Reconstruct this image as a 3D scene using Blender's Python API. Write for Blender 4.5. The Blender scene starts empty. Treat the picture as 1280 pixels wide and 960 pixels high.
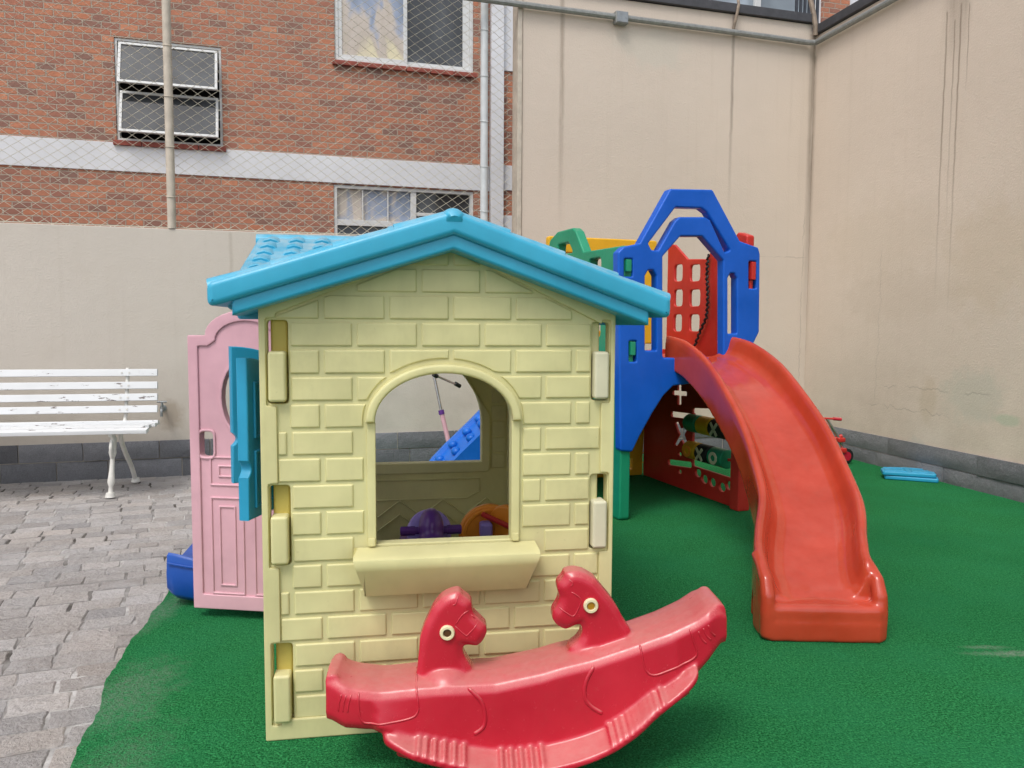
import bpy, bmesh, math, random
from mathutils import Vector, Matrix
random.seed(7)
S = bpy.context.scene
COL = S.collection
PI = math.pi
R = math.radians

# ---------------------------------------------------------------- camera model (used to place traced outlines on their own planes)
FOC = 1000.0; CAMH = 1.2; PITCH = math.atan(.075); ROLL = R(.3)
FW = Vector((0, math.cos(PITCH), -math.sin(PITCH))); U0 = Vector((0, math.sin(PITCH), math.cos(PITCH)))
RT = Vector((1, 0, 0))*math.cos(ROLL)+U0*math.sin(ROLL); UP = U0*math.cos(ROLL)-Vector((1, 0, 0))*math.sin(ROLL)
def ray(px, py): return FW+RT*((px-640)/FOC)+UP*((480-py)/FOC)
def gnd(px, py, z=0.0):
    d = ray(px, py); t = (z-CAMH)/d.z; return Vector((d.x*t, d.y*t, z))
class Frame:                      # vertical local frame: x along, y to the back, z up
    def __init__(s, p, ang):
        s.p = Vector((p[0], p[1], 0)); s.a = ang
        s.e = Vector((math.cos(ang), math.sin(ang), 0)); s.n = Vector((-math.sin(ang), math.cos(ang), 0))
    def front(s, px, py, w=0.0):  # point of the plane y = w that the ray meets, as (x, z)
        d = ray(px, py); q = s.p+s.n*w; t = q.dot(s.n)/d.dot(s.n); h = d*t
        return ((h-s.p).dot(s.e), CAMH+h.z)
    def side(s, px, py, u=0.0):   # point of the plane x = u, as (y, z)
        d = ray(px, py); q = s.p+s.e*u; t = q.dot(s.e)/d.dot(s.e); h = d*t
        return ((h-s.p).dot(s.n), CAMH+h.z)
    def w(s, x, y, z=0.0): return s.p+s.e*x+s.n*y+Vector((0, 0, z))

# ---------------------------------------------------------------- scene helpers
def thing(name, label, cat, loc=(0, 0, 0), rotz=0, group=None):
    o = bpy.data.objects.new(name, None); COL.objects.link(o)
    o.location = loc; o.rotation_euler = (0, 0, rotz); o['label'] = label; o['category'] = cat
    o.empty_display_size = .1
    if group: o['group'] = group
    return o
def tag(o, label, cat, group=None):
    o['label'] = label; o['category'] = cat
    if group: o['group'] = group
    return o
def mesh_of(bm):
    me = bpy.data.meshes.new('mesh'); bm.normal_update(); bm.to_mesh(me); bm.free(); return me
def part(name, src, mat, parent=None, smooth=35, label=None):
    me = mesh_of(src) if isinstance(src, bmesh.types.BMesh) else src
    me.name = name
    me.materials.clear(); me.materials.append(mat)
    for p in me.polygons: p.material_index = 0; p.use_smooth = smooth is not None
    if smooth is not None and smooth < 180: me.set_sharp_from_angle(angle=R(smooth))
    o = bpy.data.objects.new(name, me); COL.objects.link(o)
    if parent: o.parent = parent
    if label: o['label'] = label
    if smooth is not None and smooth < 180 and len(me.polygons) < 40000:
        w_ = o.modifiers.new('normals', 'WEIGHTED_NORMAL'); w_.keep_sharp = True
    return o
def struct(name, src, mat, smooth=35):
    o = part(name, src, mat, None, smooth); o['kind'] = 'structure'; return o
def add(bm, me, M=Matrix()):
    n = len(bm.verts); bm.from_mesh(me); bm.verts.ensure_lookup_table()
    bmesh.ops.transform(bm, matrix=M, verts=bm.verts[n:])
    if M.determinant() < 0:
        fs = [f for f in bm.faces if all(v.index == -1 or v.index >= n for v in f.verts)]
        bmesh.ops.reverse_faces(bm, faces=fs)
def ev(o):
    bpy.context.view_layer.update()
    dg = bpy.context.evaluated_depsgraph_get()
    me = bpy.data.meshes.new_from_object(o.evaluated_get(dg)); d = o.data
    bpy.data.objects.remove(o)
    (bpy.data.curves if isinstance(d, bpy.types.Curve) else bpy.data.meshes).remove(d)
    return me
def plate(loops, t, bev=0.0, res=2, off=None):
    """flat slab from closed 2-D loops (even-odd holes), thickness t centred on 0, rounded edges"""
    c = bpy.data.curves.new('plate', 'CURVE'); c.dimensions = '2D'; c.fill_mode = 'BOTH'
    c.extrude = max(t/2-bev, 0.0); c.bevel_depth = bev; c.bevel_resolution = res; c.offset = -bev if off is None else off
    for L in loops:
        s = c.splines.new('POLY'); s.points.add(len(L)-1); s.use_cyclic_u = True
        for p, q in zip(s.points, L): p.co = (q[0], q[1], 0, 1)
    o = bpy.data.objects.new('plate', c); COL.objects.link(o)
    me = ev(o)
    bm = bmesh.new(); bm.from_mesh(me); bmesh.ops.remove_doubles(bm, verts=bm.verts, dist=1e-5); bm.to_mesh(me); bm.free()
    return me
def remesh(bm, vox, smooth=4, fac=.5):
    me = mesh_of(bm); o = bpy.data.objects.new('rm', me); COL.objects.link(o)
    m = o.modifiers.new('r', 'REMESH'); m.mode = 'VOXEL'; m.voxel_size = vox
    if smooth:
        k = o.modifiers.new('s', 'SMOOTH'); k.iterations = smooth; k.factor = fac
    return ev(o)
def rnd(pts, r, n=4):
    out = []; N = len(pts)
    for i in range(N):
        rr = r[i] if isinstance(r, (list, tuple)) else r
        p = Vector(pts[i][:2]); a = Vector(pts[i-1][:2])-p; b = Vector(pts[(i+1) % N][:2])-p
        la, lb = a.length, b.length
        if rr <= 0 or la < 1e-6 or lb < 1e-6: out.append(tuple(p)); continue
        a /= la; b /= lb; ang = a.angle(b)
        if ang > PI-.05: out.append(tuple(p)); continue
        d = min(rr/math.tan(ang/2), la*.48, lb*.48)
        s = p+a*d; e = p+b*d
        for k in range(n+1):
            t = k/n; out.append(tuple((s*(1-t)*(1-t)+p*2*t*(1-t)+e*t*t)))
    return out
def rect(x0, y0, x1, y1): return [(x0, y0), (x1, y0), (x1, y1), (x0, y1)]
def rrect(x0, y0, x1, y1, r, n=4): return rnd(rect(x0, y0, x1, y1), r, n)
def ell(cx, cy, rx, ry, n=24): return [(cx+rx*math.cos(2*PI*k/n), cy+ry*math.sin(2*PI*k/n)) for k in range(n)]
def FR(w0=0.0):   # plate (x,y,z) -> (x, w0 - z, y): a slab standing in the x-z plane
    return Matrix(((1, 0, 0, 0), (0, 0, -1, w0), (0, 1, 0, 0), (0, 0, 0, 1)))
def SD(u0=0.0):   # plate (x,y,z) -> (u0 + z, x, y): a slab standing in the y-z plane
    return Matrix(((0, 0, 1, u0), (1, 0, 0, 0), (0, 1, 0, 0), (0, 0, 0, 1)))
def FL(z0=0.0): return Matrix.Translation((0, 0, z0))
def slab(loops, t, bev, M, res=2):
    bm = bmesh.new(); add(bm, plate(loops, t, bev, res), M); return bm
def box(bm, x0, x1, y0, y1, z0, z1, bev=0.0, M=None, seg=2):
    n = len(bm.verts)
    r = bmesh.ops.create_cube(bm, size=1); vs = r['verts']
    for v in vs: v.co = Vector(((x0+x1)/2+v.co.x*(x1-x0), (y0+y1)/2+v.co.y*(y1-y0), (z0+z1)/2+v.co.z*(z1-z0)))
    if bev > 0:
        es = list({e for v in vs for e in v.link_edges})
        bmesh.ops.bevel(bm, geom=es, offset=bev, segments=seg, affect='EDGES', profile=.5)
    bm.verts.ensure_lookup_table()
    if M is not None: bmesh.ops.transform(bm, matrix=M, verts=bm.verts[n:])
def tube(bm, pts, r, n=8, cap=True):
    pts = [Vector(p) for p in pts]; rings = []; N = len(pts)
    ref = None
    for i, p in enumerate(pts):
        d = (pts[min(i+1, N-1)]-pts[max(i-1, 0)]).normalized()
        if ref is None:
            ref = Vector((0, 0, 1)) if abs(d.z) < .9 else Vector((1, 0, 0))
        a = (ref-d*ref.dot(d)).normalized(); b = d.cross(a); ref = a
        rr = r[i] if isinstance(r, (list, tuple)) else r
        rings.append([bm.verts.new(p+a*math.cos(2*PI*k/n)*rr+b*math.sin(2*PI*k/n)*rr) for k in range(n)])
    for A, B in zip(rings, rings[1:]):
        for k in range(n): bm.faces.new((A[k], A[(k+1) % n], B[(k+1) % n], B[k]))
    if cap:
        bm.faces.new(rings[0][::-1]); bm.faces.new(rings[-1])
def loft(bm, secs, cap=True):
    rings = [[bm.verts.new(p) for p in s] for s in secs]; n = len(rings[0])
    for A, B in zip(rings, rings[1:]):
        for k in range(n): bm.faces.new((A[k], A[(k+1) % n], B[(k+1) % n], B[k]))
    if cap: bm.faces.new(rings[0][::-1]); bm.faces.new(rings[-1])
    bmesh.ops.recalc_face_normals(bm, faces=bm.faces)
def lathe(bm, prof, M=Matrix(), n=20):
    """prof: list of (r, z)"""
    st = len(bm.verts)
    rings = [[bm.verts.new((r*math.cos(2*PI*k/n), r*math.sin(2*PI*k/n), z)) for k in range(n)] for r, z in prof]
    for A, B in zip(rings, rings[1:]):
        for k in range(n): bm.faces.new((A[k], A[(k+1) % n], B[(k+1) % n], B[k]))
    bm.faces.new(rings[0][::-1]); bm.faces.new(rings[-1])
    bm.verts.ensure_lookup_table(); bmesh.ops.transform(bm, matrix=M, verts=bm.verts[st:])
def spl(pts, n):
    """Catmull-Rom through tuples"""
    P = [pts[0]]+list(pts)+[pts[-1]]; out = []
    for i in range(1, len(P)-2):
        for k in range(n):
            t = k/n
            out.append(tuple(.5*(2*b+(c-a)*t+(2*a-5*b+4*c-d)*t*t+(3*b-a-3*c+d)*t**3) for a, b, c, d in zip(P[i-1], P[i], P[i+1], P[i+2])))
    out.append(tuple(pts[-1])); return out

# ---------------------------------------------------------------- materials
def lin(c): return tuple((v/255/12.92 if v/255 <= .04045 else ((v/255+.055)/1.055)**2.4) for v in c)
class NT:
    def __init__(s, name):
        s.m = bpy.data.materials.new(name); s.m.use_nodes = True; s.t = s.m.node_tree
        s.b = s.t.nodes['Principled BSDF']; s.tc = s.t.nodes.new('ShaderNodeTexCoord')
    def n(s, typ, ins=None, **kw):
        x = s.t.nodes.new(typ)
        for k, v in kw.items(): setattr(x, k, v)
        for k, v in (ins or {}).items(): s.put(x.inputs[k], v)
        return x
    def put(s, sock, v):
        if isinstance(v, bpy.types.NodeSocket): s.t.links.new(v, sock)
        elif isinstance(v, (tuple, list)) and len(v) == 3 and sock.type == 'RGBA': sock.default_value = (*v, 1)
        else: sock.default_value = v
    def ma(s, op, a, b=0.0, c=0.0, clamp=False):
        x = s.n('ShaderNodeMath', operation=op, use_clamp=clamp); s.put(x.inputs[0], a); s.put(x.inputs[1], b); s.put(x.inputs[2], c); return x.outputs[0]
    def mix(s, f, a, b, bt='MIX'):
        x = s.n('ShaderNodeMix', data_type='RGBA', blend_type=bt); s.put(x.inputs[0], f); s.put(x.inputs[6], a); s.put(x.inputs[7], b); return x.outputs[2]
    def noise(s, scale, detail=3, rough=.55, vec=None, dist=0.0):
        x = s.n('ShaderNodeTexNoise', {'Scale': scale, 'Detail': detail, 'Roughness': rough, 'Distortion': dist})
        s.put(x.inputs['Vector'], vec if vec is not None else s.tc.outputs['Object']); return x.outputs['Fac']
    def ramp(s, f, a, b, lo=0.0, hi=1.0):
        x = s.n('ShaderNodeMapRange', {'Value': f, 'From Min': a, 'From Max': b, 'To Min': lo, 'To Max': hi}); return x.outputs[0]
    def sep(s, v=None):
        x = s.n('ShaderNodeSeparateXYZ'); s.put(x.inputs[0], v if v is not None else s.tc.outputs['Object']); return x.outputs
    def vec(s, x=0.0, y=0.0, z=0.0):
        k = s.n('ShaderNodeCombineXYZ'); s.put(k.inputs[0], x); s.put(k.inputs[1], y); s.put(k.inputs[2], z); return k.outputs[0]
    def bump(s, h, strength, dist=.002):
        x = s.n('ShaderNodeBump', {'Height': h, 'Strength': strength, 'Distance': dist}); s.put(s.b.inputs['Normal'], x.outputs[0]); return x
    def set(s, **kw):
        for k, v in kw.items(): s.put(s.b.inputs[k.replace('_', ' ')], v)
        return s.m

def plastic(name, rgb, rough=.38, fade=.0, dust_skylight=.18, spec=.45, bump=.12, transl=.0, dsc=14, grime=.16):
    """moulded plastic: faint blotches, scuffs, dust lying on upward faces; on the roof it paints in skylight"""
    g = NT(name); base = lin(rgb)
    lo = tuple(v*.86 for v in base); hi = tuple(min(1, v*1.08+.01) for v in base)
    n1 = g.noise(3.5, 4, .6); c = g.mix(g.ramp(n1, .3, .7), lo, hi)
    sc = g.noise(60, 6, .7)
    if fade:
        fa = tuple(v+(.62-v)*.5 for v in base)
        c = g.mix(g.ma('MULTIPLY', g.ramp(g.noise(5, 6, .65), .42, .75), fade), c, fa)
    if dust_skylight:
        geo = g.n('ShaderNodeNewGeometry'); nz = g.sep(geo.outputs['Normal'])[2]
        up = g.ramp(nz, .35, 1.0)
        d = g.ma('MULTIPLY', g.ma('MULTIPLY', up, g.ramp(g.noise(dsc, 6, .7), (.3 if dsc < 20 else -.5), .75)), dust_skylight, clamp=True)
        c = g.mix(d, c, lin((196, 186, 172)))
        rg = g.ma('ADD', g.ma('MULTIPLY', d, .5), g.ramp(sc, .3, .7, rough-.06, rough+.1))
    else: rg = g.ramp(sc, .3, .7, rough-.06, rough+.1)
    if grime:      # handling dirt in uneven patches and streaks
        st = g.n('ShaderNodeVectorMath', {0: g.tc.outputs['Object'], 1: (6, 6, 1.6)}, operation='MULTIPLY').outputs[0]
        gm = g.ma('MULTIPLY', g.ramp(g.noise(1.5, 8, .7, st), .48, .72), g.ramp(g.noise(30, 5, .7), .3, .65))
        c = g.mix(g.ma('MULTIPLY', gm, grime), c, tuple(v*.45+q for v, q in zip(base, (.05, .042, .03))))
    # thin darker scuffs
    s2 = g.noise(1.0, 4, .6, g.n('ShaderNodeVectorMath', {0: g.tc.outputs['Object'], 1: (9, 26, 60)}, operation='MULTIPLY').outputs[0])
    c = g.mix(g.ramp(s2, .68, .82, 0, .22 if dsc < 20 else .0), c, tuple(v*.5+.02 for v in base))
    c = g.mix(g.ramp(g.noise(46, 2, .5), .74, .80, 0, .3 if dsc < 20 else 0), c, tuple(v*.55+.03 for v in base))
    g.bump(g.ma('ADD', g.noise(9, 2), g.ma('MULTIPLY', sc, .12)), bump, .006)
    if transl:     # thin moulded shell lets some daylight through
        out = g.t.nodes['Material Output']; tr = g.n('ShaderNodeBsdfTranslucent', {'Color': tuple(min(1, v*1.1) for v in (base[0], base[1]*.9, base[2]*.3))})
        ms = g.n('ShaderNodeMixShader', {'Fac': transl}); g.t.links.new(g.b.outputs[0], ms.inputs[1]); g.t.links.new(tr.outputs[0], ms.inputs[2]); g.t.links.new(ms.outputs[0], out.inputs['Surface'])
    return g.set(Base_Color=c, Roughness=rg, Specular_IOR_Level=spec)

def simple(name, rgb, rough=.5, metal=0.0, var=.12, scale=20, bump=0.0):
    g = NT(name); b = lin(rgb)
    c = g.mix(g.ramp(g.noise(scale, 5, .6), .3, .7), tuple(v*(1-var) for v in b), tuple(min(1, v*(1+var)) for v in b))
    if bump: g.bump(g.noise(scale*3, 4), bump, .004)
    return g.set(Base_Color=c, Roughness=rough, Metallic=metal)

def plaster(name, rgb, stains=(), cracks=(), patches=(), grime=.35):
    """painted render in the wall's own x-z plane; drip stains, hairline cracks and repaired patches sit where they do on the wall"""
    g = NT(name); b = lin(rgb); o = g.sep(); x, z = o[0], o[2]
    big = g.noise(.55, 5, .6); med = g.noise(2.2, 6, .65)
    c = g.mix(g.ramp(big, .3, .7), tuple(v*.93 for v in b), tuple(v*1.05 for v in b))
    c = g.mix(g.ramp(med, .5, .8, 0, grime), c, tuple(v*k for v, k in zip(b, (.80, .78, .74))))
    sp = g.vec(g.ma('MULTIPLY', x, 14.0), 0.0, g.ma('MULTIPLY', z, .5))
    c = g.mix(g.ma('MULTIPLY', g.ramp(g.noise(1, 4, .6, sp), .55, .8, 0, .30), g.ramp(z, .3, 3.5, .4, 1)), c, tuple(v*k for v, k in zip(b, (.74, .71, .67))))
    # blotchy darker tone just above the stone, fading upwards
    c = g.mix(g.ma('MULTIPLY', g.ramp(z, .25, 1.15, .5, 0), g.ramp(g.noise(3.2, 6, .7), .38, .7)), c, tuple(v*k for v, k in zip(b, (.70, .68, .66))))
    for (px, pz, rx, rz, col, k) in patches:
        dx = g.ma('DIVIDE', g.ma('SUBTRACT', x, px), rx); dz = g.ma('DIVIDE', g.ma('SUBTRACT', z, pz), rz)
        d = g.ma('SQRT', g.ma('ADD', g.ma('MULTIPLY', dx, dx), g.ma('MULTIPLY', dz, dz)))
        d = g.ma('ADD', d, g.ma('MULTIPLY', g.ma('SUBTRACT', g.noise(6, 5, .7), .5), 1.6))
        c = g.mix(g.ramp(d, 1.0, .55, 0, k), c, lin(col))
    wob = g.ma('MULTIPLY', g.ma('SUBTRACT', g.noise(2.0, 3, .6, g.vec(0.0, 3.0, z)), .5), .05)
    for (sx, wd, z1, z0, k, col) in stains:      # x, half width, top, bottom
        d = g.ma('ABSOLUTE', g.ma('ADD', g.ma('SUBTRACT', x, sx), wob))
        f = g.ma('MULTIPLY', g.ramp(d, wd, wd*.25, 0, k), g.ma('MULTIPLY', g.ramp(z, z0, z0+(z1-z0)*.6, 0, 1), g.ramp(z, z1+.02, z1, 0, 1)))
        f = g.ma('MULTIPLY', f, g.ramp(g.noise(1, 3, .6, g.vec(g.ma('MULTIPLY', x, 30.0), 0.0, g.ma('MULTIPLY', z, 2.0))), .25, .55, .45, 1))
        c = g.mix(f, c, lin(col))
    hgt = g.noise(70, 5, .7)
    for (axis, p0, a0, a1, amp, wd) in cracks:   # wandering hairlines
        va, vb = (x, z) if axis == 'v' else (z, x)
        nz = g.ma('MULTIPLY', g.ma('SUBTRACT', g.noise(5, 6, .75, g.vec(p0*7, 0.0, vb)), .5), amp)
        d = g.ma('ABSOLUTE', g.ma('ADD', g.ma('SUBTRACT', va, p0), nz))
        f = g.ma('MULTIPLY', g.ramp(d, wd, wd*.3, 0, .28), g.ma('MULTIPLY', g.ramp(vb, a0, a0+.1), g.ramp(vb, a1, a1-.1)))
        f = g.ma('MULTIPLY', f, g.ramp(g.noise(4, 2, .5, g.vec(vb, p0, 0.0)), .35, .5))
        c = g.mix(f, c, lin((88, 80, 74)))
    g.bump(g.ma('ADD', hgt, g.ma('MULTIPLY', g.noise(6, 4), 1.2)), .4, .008)
    return g.set(Base_Color=c, Roughness=.88, Specular_IOR_Level=.25)

def vcol_mat(name, rough, bump, scale, spot=.25, spec=.3):
    """stone whose blocks carry their own tone in a colour attribute"""
    g = NT(name); a = g.n('ShaderNodeVertexColor', layer_name='tone').outputs[0]
    n1 = g.noise(scale, 6, .7); n2 = g.noise(scale*7, 4, .75); n3 = g.noise(1.1, 4, .6)
    c = g.mix(g.ramp(n2, .4, .68, 0, spot), a, g.mix(1, a, (.45, .45, .46), 'MULTIPLY'))
    c = g.mix(g.ramp(n1, .48, .75, 0, .35), c, g.mix(1, a, (1.32, 1.3, 1.27), 'MULTIPLY'))
    c = g.mix(g.ramp(n3, .5, .75, 0, .3), c, g.mix(1, a, (.72, .66, .58), 'MULTIPLY'))
    g.bump(g.ma('ADD', n1, g.ma('MULTIPLY', n2, .5)), bump, .012)
    return g.set(Base_Color=c, Roughness=rough, Specular_IOR_Level=spec)

YEL = plastic('pale_yellow_plastic', (228, 223, 168), .4, dust_skylight=.1, bump=.08, transl=.2, grime=.3)
YEL_IN = plastic('deep_yellow_plastic', (222, 204, 108), .5, dust_skylight=0, transl=.3)
CREAM = plastic('faded_cream_plastic', (208, 204, 176), .45, dust_skylight=.05)
AQUA = plastic('aqua_roof_plastic', (48, 164, 200), .32, dust_skylight=.6, bump=.03)  # strong top paling paints the sky's sheen into the roof colour
AQUA2 = plastic('aqua_shutter_plastic', (30, 150, 190), .42, dust_skylight=.1)
PINK = plastic('pink_plastic', (212, 164, 176), .45, dust_skylight=.12)
BLUE = plastic('blue_plastic', (0, 88, 194), .36, dust_skylight=.03, spec=.3)
GREEN = plastic('green_plastic', (14, 142, 104), .4, dust_skylight=.1)
YELLOW = plastic('yellow_plastic', (226, 172, 22), .42, dust_skylight=.1)
RED = plastic('red_panel_plastic', (194, 40, 32), .38, dust_skylight=.1)
SLIDE = plastic('orange_red_slide_plastic', (180, 60, 36), .12, dust_skylight=.03, spec=.6, bump=.012, grime=.3)
ROCK = plastic('crimson_rocker_plastic', (190, 24, 50), .2, fade=.0, dsc=45, dust_skylight=.36, spec=.55, bump=.02)
BLUE2 = plastic('dark_blue_plastic', (0, 74, 164), .42, dust_skylight=.12)
SKYB = plastic('bright_blue_plastic', (0, 100, 198), .36, dust_skylight=.02, spec=.3)
PURPLE = plastic('purple_plastic', (92, 44, 130), .34, dust_skylight=.05)
LILAC = plastic('lilac_plastic', (150, 128, 206), .4, dust_skylight=.05)
ORANGE = plastic('orange_plastic', (240, 146, 40), .36, dust_skylight=.05)
BLACK = simple('black_rubber', (26, 26, 28), .6)
STEEL = simple('galvanised_steel', (150, 154, 156), .42, .75, .15, 30, .1)
SILVER = simple('polished_tube', (190, 188, 190), .25, .9)
CONDUIT = simple('grey_painted_conduit', (142, 144, 142), .5, .35, .18, 25, .1)
COPING = simple('dark_metal_coping', (74, 74, 78), .55, .3, .2, 12)
POSTM = simple('weathered_cream_post_paint', (188, 178, 164), .7, 0, .16, 12, .15)
POSTW = simple('white_grey_post_paint', (196, 200, 202), .5, .1, .1, 12)
WIRE = simple('weathered_mesh_wire', (206, 202, 186), .6, .2, .1, 8)
WHITEP = simple('white_building_paint', (214, 216, 220), .7, 0, .06, 3, .1)
FRAMEW = simple('white_window_paint', (206, 208, 208), .5, 0, .06, 8)
DARKIN = simple('dark_room', (46, 44, 42), .9)
TERRA = simple('red_sill_tile', (142, 74, 62), .8, 0, .25, 14, .3)
RAIL = simple('dark_grey_railing_paint', (62, 66, 74), .5, .2)
EYEW = plastic('ivory_ring_plastic', (228, 216, 178), .4, dust_skylight=0)
EYEY = simple('amber_hollow', (168, 120, 22), .5)
EYED = simple('brown_hollow', (84, 48, 20), .6)
def bench_paint():
    g = NT('chipped_white_bench_paint'); b = lin((222, 224, 226))
    c = g.mix(g.ramp(g.noise(3, 4), .3, .7), tuple(v*.9 for v in b), b)
    st = g.n('ShaderNodeVectorMath', {0: g.tc.outputs['Object'], 1: (5, 18, 18)}, operation='MULTIPLY').outputs[0]
    ch = g.ramp(g.noise(1.6, 6, .7, st), .61, .635)
    c = g.mix(ch, c, lin((116, 106, 104)))
    g.bump(g.ma('SUBTRACT', 1.0, ch), .4, .003)
    return g.set(Base_Color=c, Roughness=.5)
BENCH = bench_paint()
CAST = simple('chalky_white_cast_iron', (214, 212, 206), .6, 0, .1, 20, .2)
def glass(name, rgb, rough=.08):
    g = NT(name); b = lin(rgb)
    c = g.mix(g.ramp(g.noise(1.6, 3, .6, dist=.6), .35, .65), tuple(v*.6 for v in b), tuple(min(1, v*1.3) for v in b))
    return g.set(Base_Color=c, Roughness=rough, Specular_IOR_Level=.6)
GLASSD = glass('dark_window_glass', (70, 73, 76)); GLASSB = glass('greyish_window_glass', (84, 90, 98), .2)
def curtain_glass():
    g = NT('window_glass_over_pale_curtains'); o = g.sep()
    n = g.noise(1.4, 2, .5, g.vec(g.ma('MULTIPLY', o[0], 2.6), 0.0, o[2]), .8)
    r = g.n('ShaderNodeValToRGB', {'Fac': n}); e = r.color_ramp.elements
    e[0].position = .3; e[0].color = (*lin((120, 132, 150)), 1); e[1].position = .72; e[1].color = (*lin((216, 208, 176)), 1)
    for p, c in ((.42, (150, 162, 184)), (.52, (196, 186, 176)), (.62, (186, 176, 164))):
        k = e.new(p); k.color = (*lin(c), 1)
    return g.set(Base_Color=r.outputs[0], Roughness=.12, Specular_IOR_Level=.5)
GLASSC = curtain_glass(); GLASSP = glass('pale_sky_window_glass', (150, 162, 172), .15)
def brick_mat():
    g = NT('red_facing_brick'); o = g.sep()
    wx = g.ma('MULTIPLY', g.ma('SUBTRACT', g.noise(9, 3, .6), .5), .018)
    wz = g.ma('MULTIPLY', g.ma('SUBTRACT', g.noise(7, 3, .6, g.vec(o[2], o[0], 3.0)), .5), .016)
    v = g.vec(g.ma('ADD', o[0], wx), g.ma('ADD', o[2], wz), 0.0)
    kw = {'Vector': v, 'Scale': 1.0, 'Brick Width': .158, 'Row Height': .0605, 'Mortar Smooth': .3}
    br = g.n('ShaderNodeTexBrick', {**kw, 'Mortar Size': .0065, 'Bias': 0.0, 'Color1': (0, 0, 0), 'Color2': (1, 1, 1), 'Mortar': (.5, .5, .5)}, offset=.5)
    rp = g.n('ShaderNodeValToRGB', {'Fac': br.outputs['Color']}); e = rp.color_ramp.elements
    e[0].position = 0; e[0].color = (*lin((140, 110, 100)), 1); e[1].position = 1; e[1].color = (*lin((208, 142, 110)), 1)
    for p, c in ((.2, (164, 114, 98)), (.45, (184, 128, 104)), (.7, (196, 130, 100)), (.85, (178, 120, 100))):
        k = e.new(p); k.color = (*lin(c), 1)
    m = br.outputs['Fac']
    c = g.mix(g.ramp(g.noise(26, 5, .7), .35, .75, 0, .5), rp.outputs[0], lin((138, 100, 86)))
    c = g.mix(g.ramp(g.noise(.8, 4, .6), .42, .7, 0, .28), c, g.mix(1, c, (.74, .72, .74), 'MULTIPLY'))
    c = g.mix(g.ma('MULTIPLY', m, g.ramp(g.noise(20, 4, .7), .25, .5, .45, 1)), c, lin((172, 156, 142)))
    g.bump(g.ma('ADD', g.ma('SUBTRACT', 1.0, m), g.ma('MULTIPLY', g.noise(40, 4, .7), .5)), 1.0, .014)
    return g.set(Base_Color=c, Roughness=.88, Specular_IOR_Level=.2)
BRICK = brick_mat()
def turf_mat():
    g = NT('green_turf_carpet')
    f = g.noise(150, 2, .8); m = g.noise(55, 4, .8); b = g.noise(2.2, 5, .65); w = g.noise(.7, 3)
    c = g.mix(g.ramp(f, .36, .64), lin((18, 90, 46)), lin((78, 192, 116)))
    c = g.mix(g.ramp(m, .42, .66, 0, .7), c, lin((24, 112, 60)))
    c = g.mix(g.ramp(b, .42, .72, 0, .45), c, lin((56, 158, 104)))
    c = g.mix(g.ramp(w, .42, .68, 0, .4), c, lin((24, 114, 64)))
    o = g.sep()
    # pale dust trodden into the pile along the paving edge and in the right foreground
    for (px, py, rx, ry, k) in ((-1.24, 2.5, .16, .30, .42), (-1.46, 3.25, .08, .3, .4), (1.86, 2.86, .2, .03, .75), (1.78, 2.92, .1, .02, .6), (-1.06, 2.05, .14, .3, .25), (2.0, 5.0, .05, .04, .5)):
        dx = g.ma('DIVIDE', g.ma('SUBTRACT', o[0], px), rx); dy = g.ma('DIVIDE', g.ma('SUBTRACT', o[1], py), ry)
        d = g.ma('SQRT', g.ma('ADD', g.ma('MULTIPLY', dx, dx), g.ma('MULTIPLY', dy, dy)))
        d = g.ma('ADD', d, g.ma('MULTIPLY', g.ma('SUBTRACT', g.noise(13, 6, .75), .5), 2.2))
        c = g.mix(g.ma('MULTIPLY', g.ramp(d, 1.1, .3, 0, k), g.ramp(m, .35, .6)), c, lin((166, 178, 164)))
    c = g.mix(g.ramp(g.noise(90, 2, .5), .745, .79, 0, .6), c, lin((150, 168, 140)))
    g.bump(g.ma('ADD', f, g.ma('MULTIPLY', m, 1.4)), 1.0, .02)
    return g.set(Base_Color=c, Roughness=.95, Specular_IOR_Level=.08)
TURF = turf_mat()
def paver_mat():
    g = NT('grey_paving_stone'); a = g.n('ShaderNodeVertexColor', layer_name='tone').outputs[0]
    n1 = g.noise(9, 6, .75); n2 = g.noise(70, 4, .8); n3 = g.noise(1.2, 5, .65); n4 = g.noise(28, 5, .75)
    c = g.mix(g.ramp(n1, .42, .68, 0, .5), a, g.mix(1, a, (.74, .70, .67), 'MULTIPLY'))
    c = g.mix(g.ramp(n4, .5, .72, 0, .45), c, g.mix(1, a, (1.25, 1.25, 1.27), 'MULTIPLY'))
    c = g.mix(g.ramp(n2, .42, .62, 0, .45), c, g.mix(1, a, (.55, .54, .55), 'MULTIPLY'))
    c = g.mix(g.ramp(n3, .46, .7, 0, .5), c, g.mix(1, a, (1.02, .94, .86), 'MULTIPLY'))
    o = g.sep(); c = g.mix(g.ma('MULTIPLY', g.ramp(g.noise(2.4, 6, .75), .54, .66), .35), c, lin((196, 196, 200)))
    g.bump(g.ma('ADD', g.ma('MULTIPLY', n1, 1.2), g.ma('ADD', n4, g.ma('MULTIPLY', n2, .4))), 1.0, .02)
    return g.set(Base_Color=c, Roughness=.9, Specular_IOR_Level=.25)
PAVER = paver_mat()
GRANITE = vcol_mat('rough_grey_granite', .85, 1.0, 24, .75)
MORTAR = simple('sandy_joint_mortar', (128, 122, 116), .95, 0, .3, 9, .5)

# ================================================================ SETTING: walls, ground
Q = gnd(120, 597)
A_BACK = math.atan(.3)
WB = Frame((Q.x, Q.y), A_BACK)                       # back boundary line
r1 = gnd(1280, 628); r2 = gnd(1070, 575)
dirR = (r2-r1).normalized()
A_RIGHT = math.atan2(-dirR.y, -dirR.x)               # right wall frame runs towards the camera
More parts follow.
